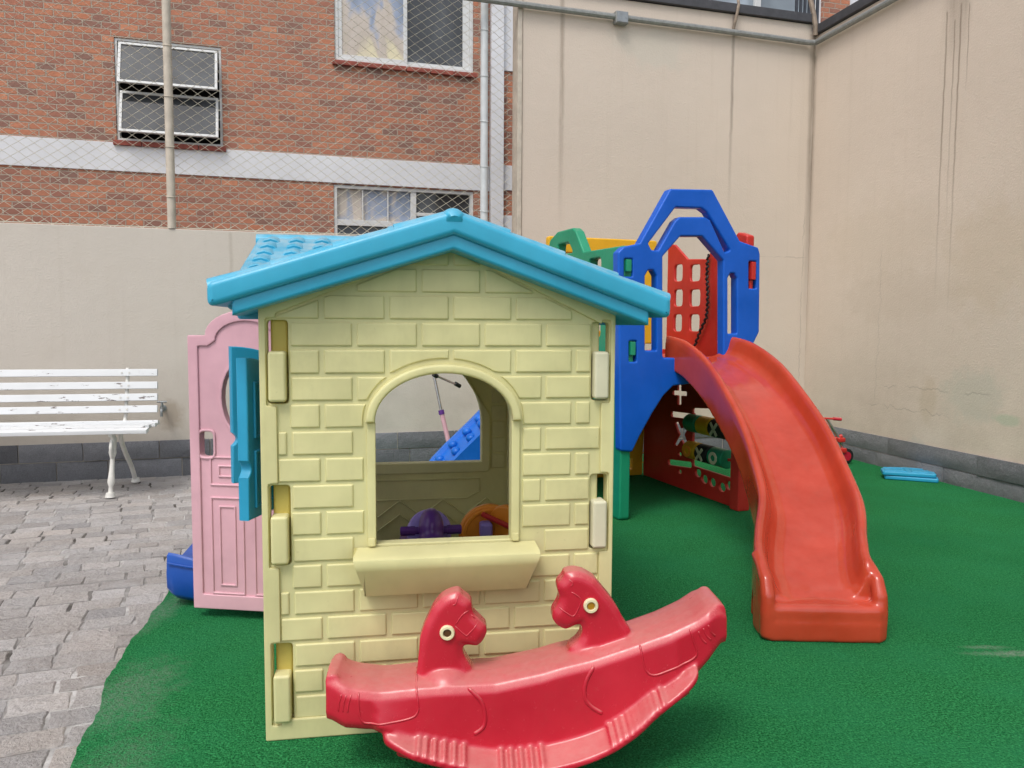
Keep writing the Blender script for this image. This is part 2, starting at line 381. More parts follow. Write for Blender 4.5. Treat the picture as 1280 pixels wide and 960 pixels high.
# corner: back line meets right line
den = WB.e.x*dirR.y-WB.e.y*dirR.x
tb = ((r1.x-WB.p.x)*dirR.y-(r1.y-WB.p.y)*dirR.x)/den
CORNER = WB.p+WB.e*tb                                 # x along back wall = tb
XT0 = WB.front(650, 250)[0]                           # left end of the tall wall
WR = Frame((CORNER.x, CORNER.y), A_RIGHT)

def blocks(rows, x0, x1, bw, gap, depth, seed, y0=0.0, tone=(.19, .195, .21), jit=.012, var=.3):
    """courses of rough blocks standing in the x-z plane, proud of y = y0 towards -y"""
    rr = random.Random(seed); bm = bmesh.new(); cl = bm.loops.layers.float_color.new('tone')
    for zi, (z0, z1) in enumerate(rows):
        x = x0-rr.random()*bw
        while x < x1:
            w = bw*rr.uniform(.75, 1.3); a, b = max(x, x0), min(x+w-gap, x1)
            if b-a > .03:
                n0 = len(bm.faces); d = depth+rr.uniform(-jit, jit)*.6
                k = rr.uniform(1-var, 1+var)
                nx = max(2, int((b-a)/.07)); nz = 3
                g = [[bm.verts.new((a+(b-a)*i/nx+(rr.uniform(-.006, .006) if 0 < i < nx else 0), y0-d+(.010 if i in (0, nx) or j in (0, nz) else rr.uniform(-jit, jit)*.7),
                     z0+(z1-z0)*j/nz)) for j in range(nz+1)] for i in range(nx+1)]
                fs = [bm.faces.new((g[i][j], g[i+1][j], g[i+1][j+1], g[i][j+1])) for i in range(nx) for j in range(nz)]
                bd = [g[i][0] for i in range(nx+1)]+[g[nx][j] for j in range(1, nz+1)]+[g[i][nz] for i in range(nx-1, -1, -1)]+[g[0][j] for j in range(nz-1, 0, -1)]
                bk = [bm.verts.new((v.co.x, y0+.0, v.co.z)) for v in bd]
                for i in range(len(bd)):
                    j = (i+1) % len(bd); fs.append(bm.faces.new((bd[j], bd[i], bk[i], bk[j])))
                for f in fs:
                    for l in f.loops: l[cl] = (tone[0]*k, tone[1]*k, tone[2]*k*1.02, 1)
            x += w
    return bm

# low boundary wall on the left
LOWX0 = -4.2
z_top_l = WB.front(0, 278)[1]; z_top_r = WB.front(315, 292)[1]
low = thing('boundary_wall', 'low plain beige rendered wall under the chain link fence, behind the white bench', 'wall', WB.p, A_BACK)
LOWM = plaster('beige_render_low', (198, 190, 180), stains=((1.02, .02, 1.9, .5, .3, (150, 138, 124)), (-.9, .03, 1.9, .9, .25, (150, 138, 124)), (1.5, .02, 1.9, .8, .25, (150, 138, 124))),
               patches=((.55, .47, .12, .14, (150, 132, 112), .5),), grime=.38)
bm = bmesh.new(); box(bm, LOWX0, XT0-.003, 0, .16, -.1, z_top_l, .008)
part('rendered_face', bm, LOWM, low)
bm = blocks(((-.03, .128), (.136, .272)), LOWX0, XT0-.003, .42, .008, .022, 3)
part('granite_base', bm, GRANITE, low, 40)
# tall back wall
z_tall = WB.front(1030, 35)[1]
tall = thing('boundary_wall', 'tall beige rendered back wall with a grey conduit across its top, behind the slide tower', 'wall', WB.p, A_BACK)
xs = lambda px, py: WB.front(px, py)[0]
TALLM = plaster('beige_render_tall', (206, 193, 180),
    stains=((xs(700, 100), .03, z_tall-.05, 1.9, .55, (140, 126, 112)), (xs(912, 100), .022, z_tall-.03, 2.2, .6, (120, 110, 100)), (tb-.02, .05, z_tall-.1, 1.0, .6, (128, 116, 104)), (xs(1010, 100), .05, z_tall-.1, 2.6, .25, (150, 138, 124)), (xs(520, 50), .02, z_tall, 2.4, .4, (140, 128, 112))),
    cracks=(('h', 1.86, xs(935, 330), tb, .07, .006), ('v', tb-.07, .4, 2.3, .10, .007)),
    patches=((xs(812, 55), WB.front(812, 55)[1]-.05, .42, .22, (196, 190, 178), .6),), grime=.24)
TALLY = -.045
bm = bmesh.new(); box(bm, XT0, tb, TALLY, .16, -.1, z_tall, .008)
part('rendered_face', bm, TALLM, tall)
bm = blocks(((-.03, .128), (.136, .272)), XT0+.003, tb, .42, .008, .022, 5, TALLY)
part('granite_base', bm, GRANITE, tall, 40)
bm = bmesh.new(); box(bm, XT0-.01, tb-.03, TALLY-.035, .18, z_tall+.004, z_tall+.085, .006)
part('metal_coping', bm, COPING, tall)
# end strip of the tall wall, a paler moulding standing on the low wall
bm = bmesh.new(); box(bm, XT0-.045, XT0-.004, TALLY-.015, .10, z_top_l+.004, z_tall-.004, .006)
part('end_moulding', bm, POSTM, tall)
# right wall: frame x runs from the corner towards the camera
def wr(px, py):
    return WR.front(px, py)
zr0 = wr(1066, 19)[1]
RLEN = 9.5
right = thing('boundary_wall', 'tall stained cream wall along the right side with dark vertical drip marks', 'wall', WR.p, A_RIGHT)
ds = []
for px, wd, ztp, zb, k in ((1176, .012, 20, 380, .8), (1186, .010, 30, 290, .7), (1193, .012, 10, 400, .85), (1203, .008, 10, 120, .9), (1187, .13, -60, 90, .6), (1200, .06, -60, 60, .5)):
    ds.append((wr(px, 200)[0], wd, wr(px, ztp)[1], wr(px, zb)[1], k*.75, (120, 106, 92)))
p1 = wr(1215, 495); p2 = wr(1160, 500); p3 = wr(1260, 525); p4 = wr(1100, 300)
RIGHTM = plaster('cream_render_right', (212, 197, 182), stains=tuple(ds)+((.03, .06, zr0-.2, .4, .6, (138, 122, 106)),),
    cracks=(('h', .70, wr(1100, 500)[0], wr(1280, 500)[0], .16, .006), ('h', .52, wr(1080, 540)[0], wr(1190, 540)[0], .2, .006), ('v', wr(1098, 400)[0], .5, 1.9, .2, .004)),
    patches=((p1[0], p1[1], .34, .24, (190, 186, 172), .6), (p2[0], p2[1], .10, .22, (190, 172, 148), .4), (p3[0], p3[1], .14, .05, (170, 186, 160), .5), (wr(1145, 560)[0], wr(1145, 560)[1], .16, .1, (188, 186, 176), .6),
             (p4[0], p4[1], .9, .4, (200, 184, 164), .3), (wr(1240, 330)[0], 1.7, .5, .5, (196, 178, 154), .35), (wr(1120, 380)[0], 1.45, .8, .25, (194, 178, 160), .3)), grime=.3)
bm = bmesh.new(); box(bm, .002, RLEN, 0, .16, -.1, zr0, .008)
part('rendered_face', bm, RIGHTM, right)
bm = blocks(((-.03, .115), (.119, .26)), .03, RLEN, .75, .004, .022, 9, 0, (.21, .215, .225), .014, .15)
part('granite_base', bm, GRANITE, right, 40)
bm = bmesh.new(); box(bm, -.02, RLEN, -.035, .18, zr0+.004, zr0+.085, .006)
part('metal_coping', bm, COPING, right)

# ground
g0 = bmesh.new()
bmesh.ops.create_grid(g0, x_segments=2, y_segments=2, size=60)
for v in g0.verts: v.co.z = -.045
struct('ground', g0, MORTAR)
# pavement: irregular stones laid in courses along the back wall
PV = Frame((-3.2, 5.9), math.atan(.40))
def paving():
    rr = random.Random(11); bm = bmesh.new(); cl = bm.loops.layers.float_color.new('tone')
    y = 1.0; row = 0
    while y > -6.4:
        h = rr.uniform(.10, .14); x = -4.6-rr.random()*.3
        while x < 4.0:
            w = rr.uniform(.14, .21); wx = PV.w(x, y)
            if wx.x < -.2 and (wx.x < -.75 or wx.y < 6.4):
                g = rr.uniform(.002, .006); z = rr.uniform(-.003, .002)-.012; e = .004
                k = rr.uniform(.8, 1.14); t = rr.uniform(-.02, .02)
                base = (.475*k+t*.5, .45*k, .438*k-t*.5)
                def jit(): return rr.uniform(-.007, .007)
                c = [(x+g+jit(), y-h+g+jit()), (x+w-g+jit(), y-h+g+jit()), (x+w-g+jit(), y-g+jit()), (x+g+jit(), y-g+jit())]
                c2 = []
                for (ax, ay), (bx_, by_) in zip(c, c[1:]+c[:1]):
                    c2.append((ax, ay))
                    for q_ in (.33, .67): c2.append((ax+(bx_-ax)*q_+rr.uniform(-.004, .004), ay+(by_-ay)*q_+rr.uniform(-.005, .005)))
                c = c2
                cx = sum(p[0] for p in c)/len(c); cy = sum(p[1] for p in c)/len(c)
                top = []; mid = []; bot = []
                tx, ty = rr.uniform(-.012, .012), rr.uniform(-.018, .018)
                for p in c:
                    q = PV.w(p[0], p[1]); s = 1-e/.09
                    i = PV.w(cx+(p[0]-cx)*s, cy+(p[1]-cy)*s)
                    zz = z+tx*(p[0]-cx)+ty*(p[1]-cy)
                    top.append(bm.verts.new((i.x, i.y, zz))); mid.append(bm.verts.new((q.x, q.y, zz-.004))); bot.append(bm.verts.new((q.x, q.y, -.05)))
                fs = [bm.faces.new(top)]
                for i in range(len(c)):
                    j = (i+1) % len(c)
                    fs.append(bm.faces.new((mid[i], mid[j], top[j], top[i]))); fs.append(bm.faces.new((bot[i], bot[j], mid[j], mid[i])))
                for f in fs:
                    for l in f.loops: l[cl] = (*base, 1)
            x += w
        y -= h; row += 1
    bmesh.ops.recalc_face_normals(bm, faces=bm.faces)
    return bm
struct('pavement', paving(), PAVER, None)
jb = bmesh.new()
c4 = [(-9, -3), (0, -3), (0, 7.3), (-9, 7.3)]
jb.faces.new([jb.verts.new((x, y, -.0165)) for x, y in c4])
def joint_mat():
    g = NT('paving_joint_mortar'); n = g.noise(1.3, 4, .6)
    c = g.mix(g.ramp(n, .42, .6), lin((70, 66, 62)), lin((196, 194, 192)))
    c = g.mix(g.ramp(g.noise(30, 4), .4, .7, 0, .5), c, lin((110, 104, 98)))
    g.bump(g.noise(60, 4), .6, .008)
    return g.set(Base_Color=c, Roughness=.95)
struct('paving_joints', jb, joint_mat())
# turf: a carpet lying on the pavement with a wavy, slightly frayed edge
edge = [(-.45, -1.5), (-.86, .6), (-1.05, 1.5)]+[tuple(gnd(px, py)[:2]) for px, py in ((85, 960), (118, 893), (140, 838), (165, 800), (186, 772), (207, 742), (226, 706), (245, 675), (262, 640))]+[(-2.02, 6.35)]
ed = spl(edge, 10)
rr = random.Random(4)
ed = [(x+rr.uniform(-.003, .003)+.006*math.sin(i*.5), y+rr.uniform(-.003, .003)) for i, (x, y) in enumerate(ed)]
bend = CORNER-WR.n*.0
poly = ed+[(CORNER.x+.05, CORNER.y+.02), tuple(WR.w(RLEN, 0.02)[:2]), (6.2, -1.5)]
bk = [WB.w(tb, .0)]
poly = ed+[tuple(WB.w(x, -.0)[:2]) for x in (WB.front(300, 597)[0]+.2, 2.0, tb)]+[tuple(WR.w(RLEN, 0)[:2]), (5.0, -1.5)]
tm = plate([poly], .016, .004, 1)
bm = bmesh.new(); add(bm, tm, FL(-.008))
struct('artificial_turf', bm, TURF)

# ================================================================ conduit, fence, background building
bm = bmesh.new()
zc = WB.front(1015, 57)[1]
pc = [(xs(500, -8)-.6, TALLY-.04, zc+.02), (xs(650, 9), TALLY-.04, zc+.01), (xs(900, 43), TALLY-.04, zc), (tb-.12, TALLY-.04, zc-.01)]
P3 = [WB.w(*p) for p in spl(pc, 6)]
c1 = WB.w(tb-.05, TALLY-.06, zc-.01)
Rz = [WR.w(x, -.04, zc-.01) for x in (.12, 1, 2, 4, 7, RLEN)]
tube(bm, P3+[c1]+Rz, .026, 10)
con = part('conduit_pipe', bm, CONDUIT); tag(con, 'grey conduit pipe running along the tall walls and round their corner', 'pipe')
jbx = thing('junction_box', 'small grey junction box on the conduit of the tall back wall', 'junction box', WB.w(xs(771, 27), TALLY, zc-.055), A_BACK)
bm = bmesh.new(); box(bm, -.06, .06, -.075, -.004, 0, .105, .008)
part('box_body', bm, CONDUIT, jbx)
bm = bmesh.new(); box(bm, -.052, .052, -.082, -.0755, .008, .097, .003); part('lid', bm, STEEL, jbx)
# rusty downpipes hooked over the coping
for px, top, lab in ((912, -.0, 'thin rusty cable pipe hanging over the coping left of the corner'), (1034, .35, 'short rusty downpipe in the corner of the tall walls')):
    bm = bmesh.new(); x = xs(px, 40)
    if px == 912: pts = [(x+.10, .1, z_tall+.5), (x+.07, -.02, z_tall+.14), (x+.03, TALLY-.045, z_tall+.05), (x, TALLY-.03, z_tall-.12), (x, TALLY-.02, zc+.03)]; rad = .014
    else: pts = [(tb-.12, .05, z_tall+.6), (tb-.07, -.05, z_tall+.2), (tb-.05, TALLY-.05, z_tall-.02), (tb-.045, TALLY-.05, zc+.06)]; rad = .024
    tube(bm, [WB.w(*p) for p in spl(pts, 5)], rad, 8)
    t = part('downpipe', bm, simple('rusty_grey_pipe', (136, 122, 108), .7, .3, .3, 18)); tag(t, lab, 'pipe')

fence = thing('chain_link_fence', 'tall chain link fence standing on the low beige wall in front of the brick building', 'fence', WB.p, A_BACK)
def chainlink(x0, x1, z0, z1, cw=.104, ch=.074, r=.0027):
    bm = bmesh.new(); n = int((x1-x0)/(cw/2)); m = int((z1-z0)/(ch/2)); rr = random.Random(2)
    sag = [(rr.uniform(-.006, .006), rr.uniform(-.005, .005)) for _ in range(n+2)]
    for i in range(n):
        pts = []
        for j in range(m+1):
            side = (i+j) % 2
            xx = x0+(i+side)*cw/2+.004*math.sin(j*.33+i*.12)
            pts.append((xx, .05+(.002 if side else -.002), z0+j*ch/2+.010*math.sin((i+side)*.21)))
        tube(bm, pts, r, 4, False)
    return bm
FX1 = XT0-.05
part('wire_mesh', chainlink(LOWX0, FX1, z_top_l+.005, 4.35), WIRE, fence, 60)
def fpost(px, rad, mat, dy=.02):
    bm = bmesh.new(); x = WB.front(px, 150)[0]
    tube(bm, [(x, dy, z_top_l+.001), (x, dy, 4.4)], rad, 14)
    for k in range(6):   # tie wires
        z = z_top_l+.25+k*.38
        tube(bm, [(x+rad*1.12*math.cos(a), dy+rad*1.12*math.sin(a), z+.01*math.sin(a)) for a in [2*PI*i/12 for i in range(13)]], .0028, 4, False)
    part('post', bm, mat, fence, 40)
fpost(211, .032, POSTM); fpost(606, .034, POSTW)
x_far = LOWX0+.25
bm = bmesh.new(); tube(bm, [(LOWX0, .05, z_top_l+.012), (FX1, .05, z_top_l+.012)], .003, 5); part('tension_wire', bm, WIRE, fence)

BF = Frame(tuple(WB.w(0, 1.7)[:2]), A_BACK)          # façade plane
bld = thing('apartment_building', 'red brick apartment building with white bands and windows beyond the fence', 'building', BF.p, A_BACK)
bx = lambda px, py: BF.front(px, py)
w1 = (bx(142, 48), bx(279, 180)); w2 = (bx(417, -70), bx(592, 84)); w3 = (bx(417, 232), bx(592, 330))
W1 = (w1[0][0], bx(143, 175)[1], w1[1][0], bx(143, 46)[1])
W2 = (w2[0][0], bx(417, 75)[1], w2[1][0], bx(417, 75)[1]+1.55)
W3 = (w3[0][0], 1.15, w3[1][0], bx(417, 230)[1])
WIN = [W1, W2, W3]
zb1 = bx(0, 169)[1]; zb0 = bx(0, 206)[1]
xc0 = bx(612, 100)[0]; xc1 = bx(628, 100)[0]
zu = bx(1000, 20)[1]
UP_ = []
for a, b in ((650, 770), (806, 872), (886, 1022)):
    UP_.append((bx(a, 10)[0], zu-.02, bx(b, 10)[0], zu+1.3))
bm = slab([rect(-6, -.05, xc1+.9, 9)]+[rect(*w) for w in WIN], .1, 0, FR(.05))
part('brick_facade', bm, BRICK, bld, None)
bm = slab([rect(xc1+.903, -.05, 12, 9)]+[rect(*w) for w in UP_], .1, 0, FR(.05))
part('white_facade', bm, WHITEP, bld, None)
bm = bmesh.new(); box(bm, -6, xc0-.003, -.014, .03, zb0, zb1, .004); box(bm, xc1+.003, xc1+.89, -.014, .03, zb0+.02, zb1+.02, .006)
part('white_band', bm, WHITEP, bld)
bm = bmesh.new(); box(bm, xc0, xc1, -.07, .03, -.05, 9, .006)
part('white_column', bm, WHITEP, bld)
bm = bmesh.new(); box(bm, xc1+.003, xc1+.89, -.02, .03, bx(640, 90)[1], bx(640, 90)[1]+1.6, .004); part('white_panel', bm, WHITEP, bld)
bm = bmesh.new(); box(bm, xc1+.003, xc1+.89, -.022, .03, -.05, zb0-.25, .004); part('white_panel', bm, WHITEP, bld)
bm = bmesh.new()
tube(bm, [(xc0-.06, -.06, -.05), (xc0-.06, -.06, 9)], .02, 8); part('drain_pipe', bm, BLACK, bld)
bm = bmesh.new(); box(bm, -6, 12, 1.1, 1.2, -.05, 9); box(bm, -6, 12, .2, 1.1, zb0+.02, zb1-.02)
part('room_back', bm, DARKIN, bld)
def window(win, kind, lab=None):
    x0, z0, x1, z1 = win; f = .026 if kind == 'louvre' else .035
    bm = bmesh.new(); add(bm, plate([rect(x0+.002, z0+.002, x1-.002, z1-.002), rect(x0+f, z0+f, x1-f, z1-f)], .09, .004, 1), FR(.058))
    fr = part('window', bm, FRAMEW, bld)
    if lab: fr['label'] = lab
    bm = bmesh.new()
    if kind == 'louvre':
        h = (z1-z0-2*f)/2
        for k in range(2):
            a = z0+f+k*h; M = Matrix.Translation((0, .03, a+h))@Matrix.Rotation(R(-19), 4, 'X')@Matrix.Translation((0, 0, -a-h))
            add(bm, plate([rect(x0+f+.01, a+.01, x1-f-.01, a+h-.01), rect(x0+f+.035, a+.035, x1-f-.035, a+h-.035)], .025, .003, 1), M@FR(0))
            gm = bmesh.new(); add(gm, plate([rect(x0+f+.034, a+.034, x1-f-.034, a+h-.034)], .006), M@FR(0.003))
            part('pane', gm, GLASSD, fr, None)
        part('sash', bm, FRAMEW, fr)
    elif kind == 'slide':
        xm = (x0+x1)/2
        add(bm, plate([rect(x0+f, z0+f, xm+.02, z1-f), rect(x0+f+.04, z0+f+.04, xm-.02, z1-f-.04)], .03, .003, 1), FR(.04))
        add(bm, plate([rect(xm-.02, z0+f, x1-f, z1-f), rect(xm+.02, z0+f+.04, x1-f-.07, z1-f-.04)], .03, .003, 1), FR(.073))
        part('sash', bm, FRAMEW, fr)
        for a, b, y, m in ((x0+f+.039, xm-.019, .04, GLASSC), (xm+.019, x1-f-.069, .073, GLASSD)):
            gm = bmesh.new(); add(gm, plate([rect(a, z0+f+.039, b, z1-f-.039)], .006), FR(y)); part('pane', gm, m, fr, None)
    elif kind == 'grid':
        zm = z1-.38; xm = x0+(x1-x0)*.56
        box(bm, x0+f, x1-f, .02, .06, zm-.03, zm+.03, .003); box(bm, xm-.03, xm+.03, .022, .062, zm+.03, z1-f, .003)
        for k in (.33, .66): box(bm, x0+f+(xm-x0-f)*k-.006, x0+f+(xm-x0-f)*k+.006, .024, .05, zm+.03, z1-f, .002)
        box(bm, xm+.03, x1-f, .03, .05, zm+.10, zm+.135, .003)
        part('sash', bm, FRAMEW, fr)
        for a, b, c, d, m in ((x0+f, zm+.03, xm-.03, z1-f, GLASSC), (xm+.03, zm+.03, x1-f, z1-f, GLASSD), (x0+f, z0+f, x1-f, zm-.03, GLASSB)):
            gm = bmesh.new(); add(gm, plate([rect(a, b, c, d)], .006), FR(.07)); part('pane', gm, m, fr, None)
    else:
        xm = x0+(x1-x0)*.45; box(bm, xm-.04, xm+.04, .02, .06, z0+f, z1-f, .003); part('sash', bm, FRAMEW, fr)
        gm = bmesh.new(); add(gm, plate([rect(x0+f, z0+f, x1-f, z1-f)], .006), FR(.06)); part('pane', gm, GLASSP, fr, None)
    if kind in ('louvre', 'slide'):
        bm = bmesh.new(); n = int((x1-x0)/.22)
        for k in range(n):
            a = x0-.03+(x1-x0+.06)*k/n; box(bm, a+.003, a+(x1-x0+.06)/n-.003, -.045, .0, z0-.05, z0-.004, .006)
        part('tile_sill', bm, TERRA, fr)
window(W1, 'louvre', 'small white window with two tilted sashes'); window(W2, 'slide', 'wide white sliding window with pale curtains'); window(W3, 'grid', 'white window with a grid, half hidden by the low wall')
for w in UP_: window(w, 'plain')
bm = bmesh.new(); box(bm, bx(1026, 10)[0], bx(1060, 10)[0], -.03, -.002, 4.6, 5.6); part('brick_pier', bm, BRICK, bld, None)
rail = thing('railing', 'dark grey barred railing standing behind the corner of the tall walls', 'railing', WB.w(tb+.12, .45, z_tall-.3), A_BACK)
bm = bmesh.new()
for k in range(6): box(bm, k*.05, k*.05+.028, 0, .02, 0, 1.3, .002)
part('bars', bm, RAIL, rail)
bm = bmesh.new(); box(bm, -.02, .32, -.003, .023, 1.302, 1.34, .003); part('handrail', bm, RAIL, rail)

# ================================================================ PLAYHOUSE
A_H = math.atan(.17)
P0 = gnd(332, 927)
HF = Frame((P0.x, P0.y), A_H)
house = thing('playhouse', 'pale yellow plastic playhouse with brick relief walls, blue roof and open pink door', 'playhouse', P0, A_H)
HW, HD = 1.025, 1.46
h = HF.front
APEX_U = .525
def rake(u, za=1.475, zl=1.262, zr=1.235):     # underside line of roof over the gable wall
    return za-(APEX_U-u)/APEX_U*(za-zl) if u < APEX_U else za-(u-APEX_U)/(HW-APEX_U)*(za-zr)
OU0, OU1 = .317, .713; OZ0 = .562; SPR = .925; ARY = .138
def arch(u0, u1, z0, zs, n=22, ry=None):
    c = (u0+u1)/2; r = (u1-u0)/2; ry = ry or r
    return [(u0, z0), (u1, z0)]+[(c+r*math.cos(PI*k/n), zs+ry*math.sin(PI*k/n)) for k in range(n+1)]
slotsL = [(h(334, 505), h(358, 400)), (h(338, 708), h(363, 607)), (h(341, 905), h(366, 805))]
slotsR = [(h(741, 501), h(764, 403)), (h(737, 687), h(760, 593)), (h(734, 868), h(757, 778))]
slots = [(a[0], a[1], b[0], b[1]) for a, b in slotsL+slotsR]
# straighten: common x per side
lx0 = sum(s[0] for s in slots[:3])/3; lx1 = sum(s[2] for s in slots[:3])/3
rx0 = sum(s[0] for s in slots[3:])/3; rx1 = sum(s[2] for s in slots[3:])/3
slots = [(lx0, s[1], lx1, s[3]) if i < 3 else (rx0, s[1], rx1, s[3]) for i, s in enumerate(slots)]
outl = rnd([(0, 0), (HW, 0), (HW, rake(HW)), (APEX_U, rake(APEX_U)), (0, rake(0))], [.008, .008, .004, .004, .004])
bm = slab([outl, arch(OU0, OU1, OZ0, SPR, ry=ARY)]+[rrect(*s, .012) for s in slots], .046, .004, FR(.031))
# border relief
bl0, bl1 = h(349, 700)[0], h(750, 600)[0]
def notch():
    L = [(bl0, .062)]
    R_ = [(bl1, .062)]
    for s in sorted(slots[3:], key=lambda s: s[1]): R_ += [(bl1, s[1]-.006), (rx1+.002, s[1]-.006), (rx1+.002, s[3]+.006), (bl1, s[3]+.006)]
    R_ += [(bl1, rake(bl1)-.055), (APEX_U, rake(APEX_U)-.052), (bl0, rake(bl0)-.055)]
    for s in sorted(slots[:3], key=lambda s: -s[1]): R_ += [(bl0, s[3]+.006), (lx0-.002, s[3]+.006), (lx0-.002, s[1]-.006), (bl0, s[1]-.006)]
    return L+R_
add(bm, plate([rnd([(.001, .001), (HW-.001, .001), (HW-.001, rake(HW)-.001), (APEX_U, rake(APEX_U)-.001), (.001, rake(0)-.001)], .006), rnd(notch(), .006, 2)], .012, .004, 1), FR(.003))
# brick relief: running bond clipped by arch, slots and gable
zP = h(385, 898)[1]; zA = h(385, 398.3)[1]; pitch = (zA-zP)/15
def clip_half(poly, f):
    out = []
    for i in range(len(poly)):
        a, b = poly[i], poly[(i+1) % len(poly)]; fa, fb = f(a), f(b)
        if fa >= 0: out.append(a)
        if (fa >= 0) != (fb >= 0):
            t = fa/(fa-fb); out.append((a[0]+(b[0]-a[0])*t, a[1]+(b[1]-a[1])*t))
    return out
def area(p): return abs(sum(p[i][0]*p[(i+1) % len(p)][1]-p[(i+1) % len(p)][0]*p[i][1] for i in range(len(p)))/2)
def brick_loops(rows, z_first, pit, x0f, x1f, joint0, half, bw, gap, hole=None, top=None):
    loops = []
    for k in range(rows):
        z0 = z_first+k*pit; z1 = z0+pit*.855; xl, xr = x0f(z0, z1), x1f(z0, z1)
        x = joint0+(half if k % 2 else 0)-8*bw
        while x < xr:
            a, b = max(x+gap/2, xl), min(x+bw-gap/2, xr); x += bw
            if b-a < .022: continue
            segs = [(a, b, None)]
            if hole:
                c, r, hz0, zs, ry = hole
                def hw(z):
                    if z < hz0: return -1
                    if z <= zs: return r
                    d = 1-((z-zs)/ry)**2
                    return r*math.sqrt(d) if d > 0 else -1
                zz = [z0+(z1-z0)*i/6 for i in range(7)]; hs = [hw(z) for z in zz]
                if max(hs) > 0 and not (b < c-max(hs) or a > c+max(hs)):
                    segs = []
                    Lr = [min(b, c-q) if q > 0 else b for q in hs]; Rl = [max(a, c+q) if q > 0 else a for q in hs]
                    if z1 > zs+ry-.002:    # course crossing the crown: its underside follows the arch
                        xx = [a+(b-a)*i/10 for i in range(11)]
                        zl = [max(z0, zs+ry*math.sqrt(max(0, 1-((x_-c)/r)**2)) if abs(x_-c) < r else z0) for x_ in xx]
                        run = [(x_, q_) for x_, q_ in zip(xx, zl) if q_ < z1-.008]
                        if len(run) > 2: loops.append(run+[(run[-1][0], z1), (run[0][0], z1)])
                        continue
                    if min(hs) < 0: continue
                    if max(Lr)-a > .02: loops.append([(a, zz[0])]+[(max(l, a+.003), z) for l, z in zip(Lr, zz)]+[(a, zz[-1])])
                    if b-min(Rl) > .02: loops.append([(b, zz[-1])]+[(min(l, b-.003), z) for l, z in reversed(list(zip(Rl, zz)))]+[(b, zz[0])])
                    continue
            loops.append(rect(a, z0, b, z1))
    out = []
    for L in loops:
        if top:
            for f in top: L = clip_half(L, f)
        M2 = []
        for p in L:
            if not M2 or (abs(p[0]-M2[-1][0])+abs(p[1]-M2[-1][1])) > .0015: M2.append(p)
        if len(M2) > 2 and area(M2) > .0008: out.append(M2)
    return out
def inL(z0, z1):
    for s in slots[:3]:
        if z1 > s[1]-.004 and z0 < s[3]+.004: return lx1+.004
    return bl0+.002
def inR(z0, z1):
    for s in slots[3:]:
        if z1 > s[1]-.004 and z0 < s[3]+.004: return rx0-.004
    return bl1-.002
jn = h(443, 420)[0]
bw = h(680.5, 420)[0]-h(443, 420)[0]; bw /= 3
sl = (rake(APEX_U)-rake(0))/APEX_U; sr = (rake(APEX_U)-rake(HW))/(HW-APEX_U)
tops = [lambda p: rake(0)-.062+sl*p[0]-p[1], lambda p: rake(APEX_U)-.06-sr*(p[0]-APEX_U)-p[1]]
hole = ((OU0+OU1)/2, (OU1-OU0)/2+.034, OZ0-.03, SPR, ARY+.036)
bricks = brick_loops(19, zP, pitch, inL, inR, jn, bw/2, bw, .0145, hole, tops)
add(bm, plate([rnd(L, .004, 2) if len(L) < 6 else L for L in bricks], .0105, .005, 3), FR(.0080))
front = part('front_wall', bm, YEL, house, 40)
# arch trim, jamb strips
ro = (OU1-OU0)/2+.027; c = (OU0+OU1)/2
def ring(r1, ry1, r2, ry2, z, n=26, c=c):
    return [(c+r1*math.cos(PI*k/n), z+ry1*math.sin(PI*k/n)) for k in range(n+1)]+[(c-r2*math.cos(PI*k/n), z+ry2*math.sin(PI*k/n)) for k in range(n+1)]
bm = slab([ring(ro, ARY+.027, ro-.026, ARY+.001, SPR-.006)], .034, .008, FR(-.004))
part('window_arch', bm, YEL, house)
for a in (OU0-.024, OU1-.001):
    bm = bmesh.new()
    box(bm, a, a+.025, -.003, .03, OZ0-.004, SPR-.008, .004); box(bm, a+.002, a+.022, -.012, -.0035, OZ0-.002, OZ0+.022, .003)
    part('window_jamb', bm, YEL, house)
# planter sill
q = [h(441, 690, -.09), h(676, 676, -.09)]
u0, u1 = q[0][0], q[1][0]
bm = bmesh.new()
sec = [(.0, OZ0-.006), (-.07, OZ0-.012), (-.088, OZ0-.02), (-.092, OZ0-.036), (-.086, OZ0-.052), (-.045, OZ0-.135), (-.03, OZ0-.14), (.0, OZ0-.14)]
secs = []
for x, k in ((u0+.012, .96), (u0, 1), (u0+.03, 1), (u1-.03, 1), (u1, 1), (u1-.012, .96)):
    row = []
    for y, z in sec:
        t = (OZ0-.02-z)/.12; inset = max(0, t)*.035*(1 if x < .5 else -1)
        row.append((x+inset*(1 if abs(x-u0) < .02 or abs(x-u1) < .02 else 0), y*k, z))
    secs.append(row)
loft(bm, secs)
part('window_planter', bm, YEL, house, 50)
# hook tabs that hold the walls together
for i, s in enumerate(slots):
    hgt = (s[3]-s[1]); zt = s[1]+hgt*(.63 if i != 4 else .66)
    bm = bmesh.new()
    box(bm, s[0]+.004, s[2]-.005, -.016, .05, s[1]+.006, zt, .009, seg=3)
    part('hook_tab', bm, YEL if i < 3 else CREAM, house, 50)
    bm = bmesh.new()
    if i < 3: box(bm, s[0]+.008, s[2]-.002, .03, .075, zt-.02, s[3]+.02, .008)
    else: box(bm, s[0]-.004, s[2]-.026, .022, .075, zt-.02, s[3]+.02, .008)
    part('tab_neck', bm, YEL_IN if i < 3 else YEL, house, 50)
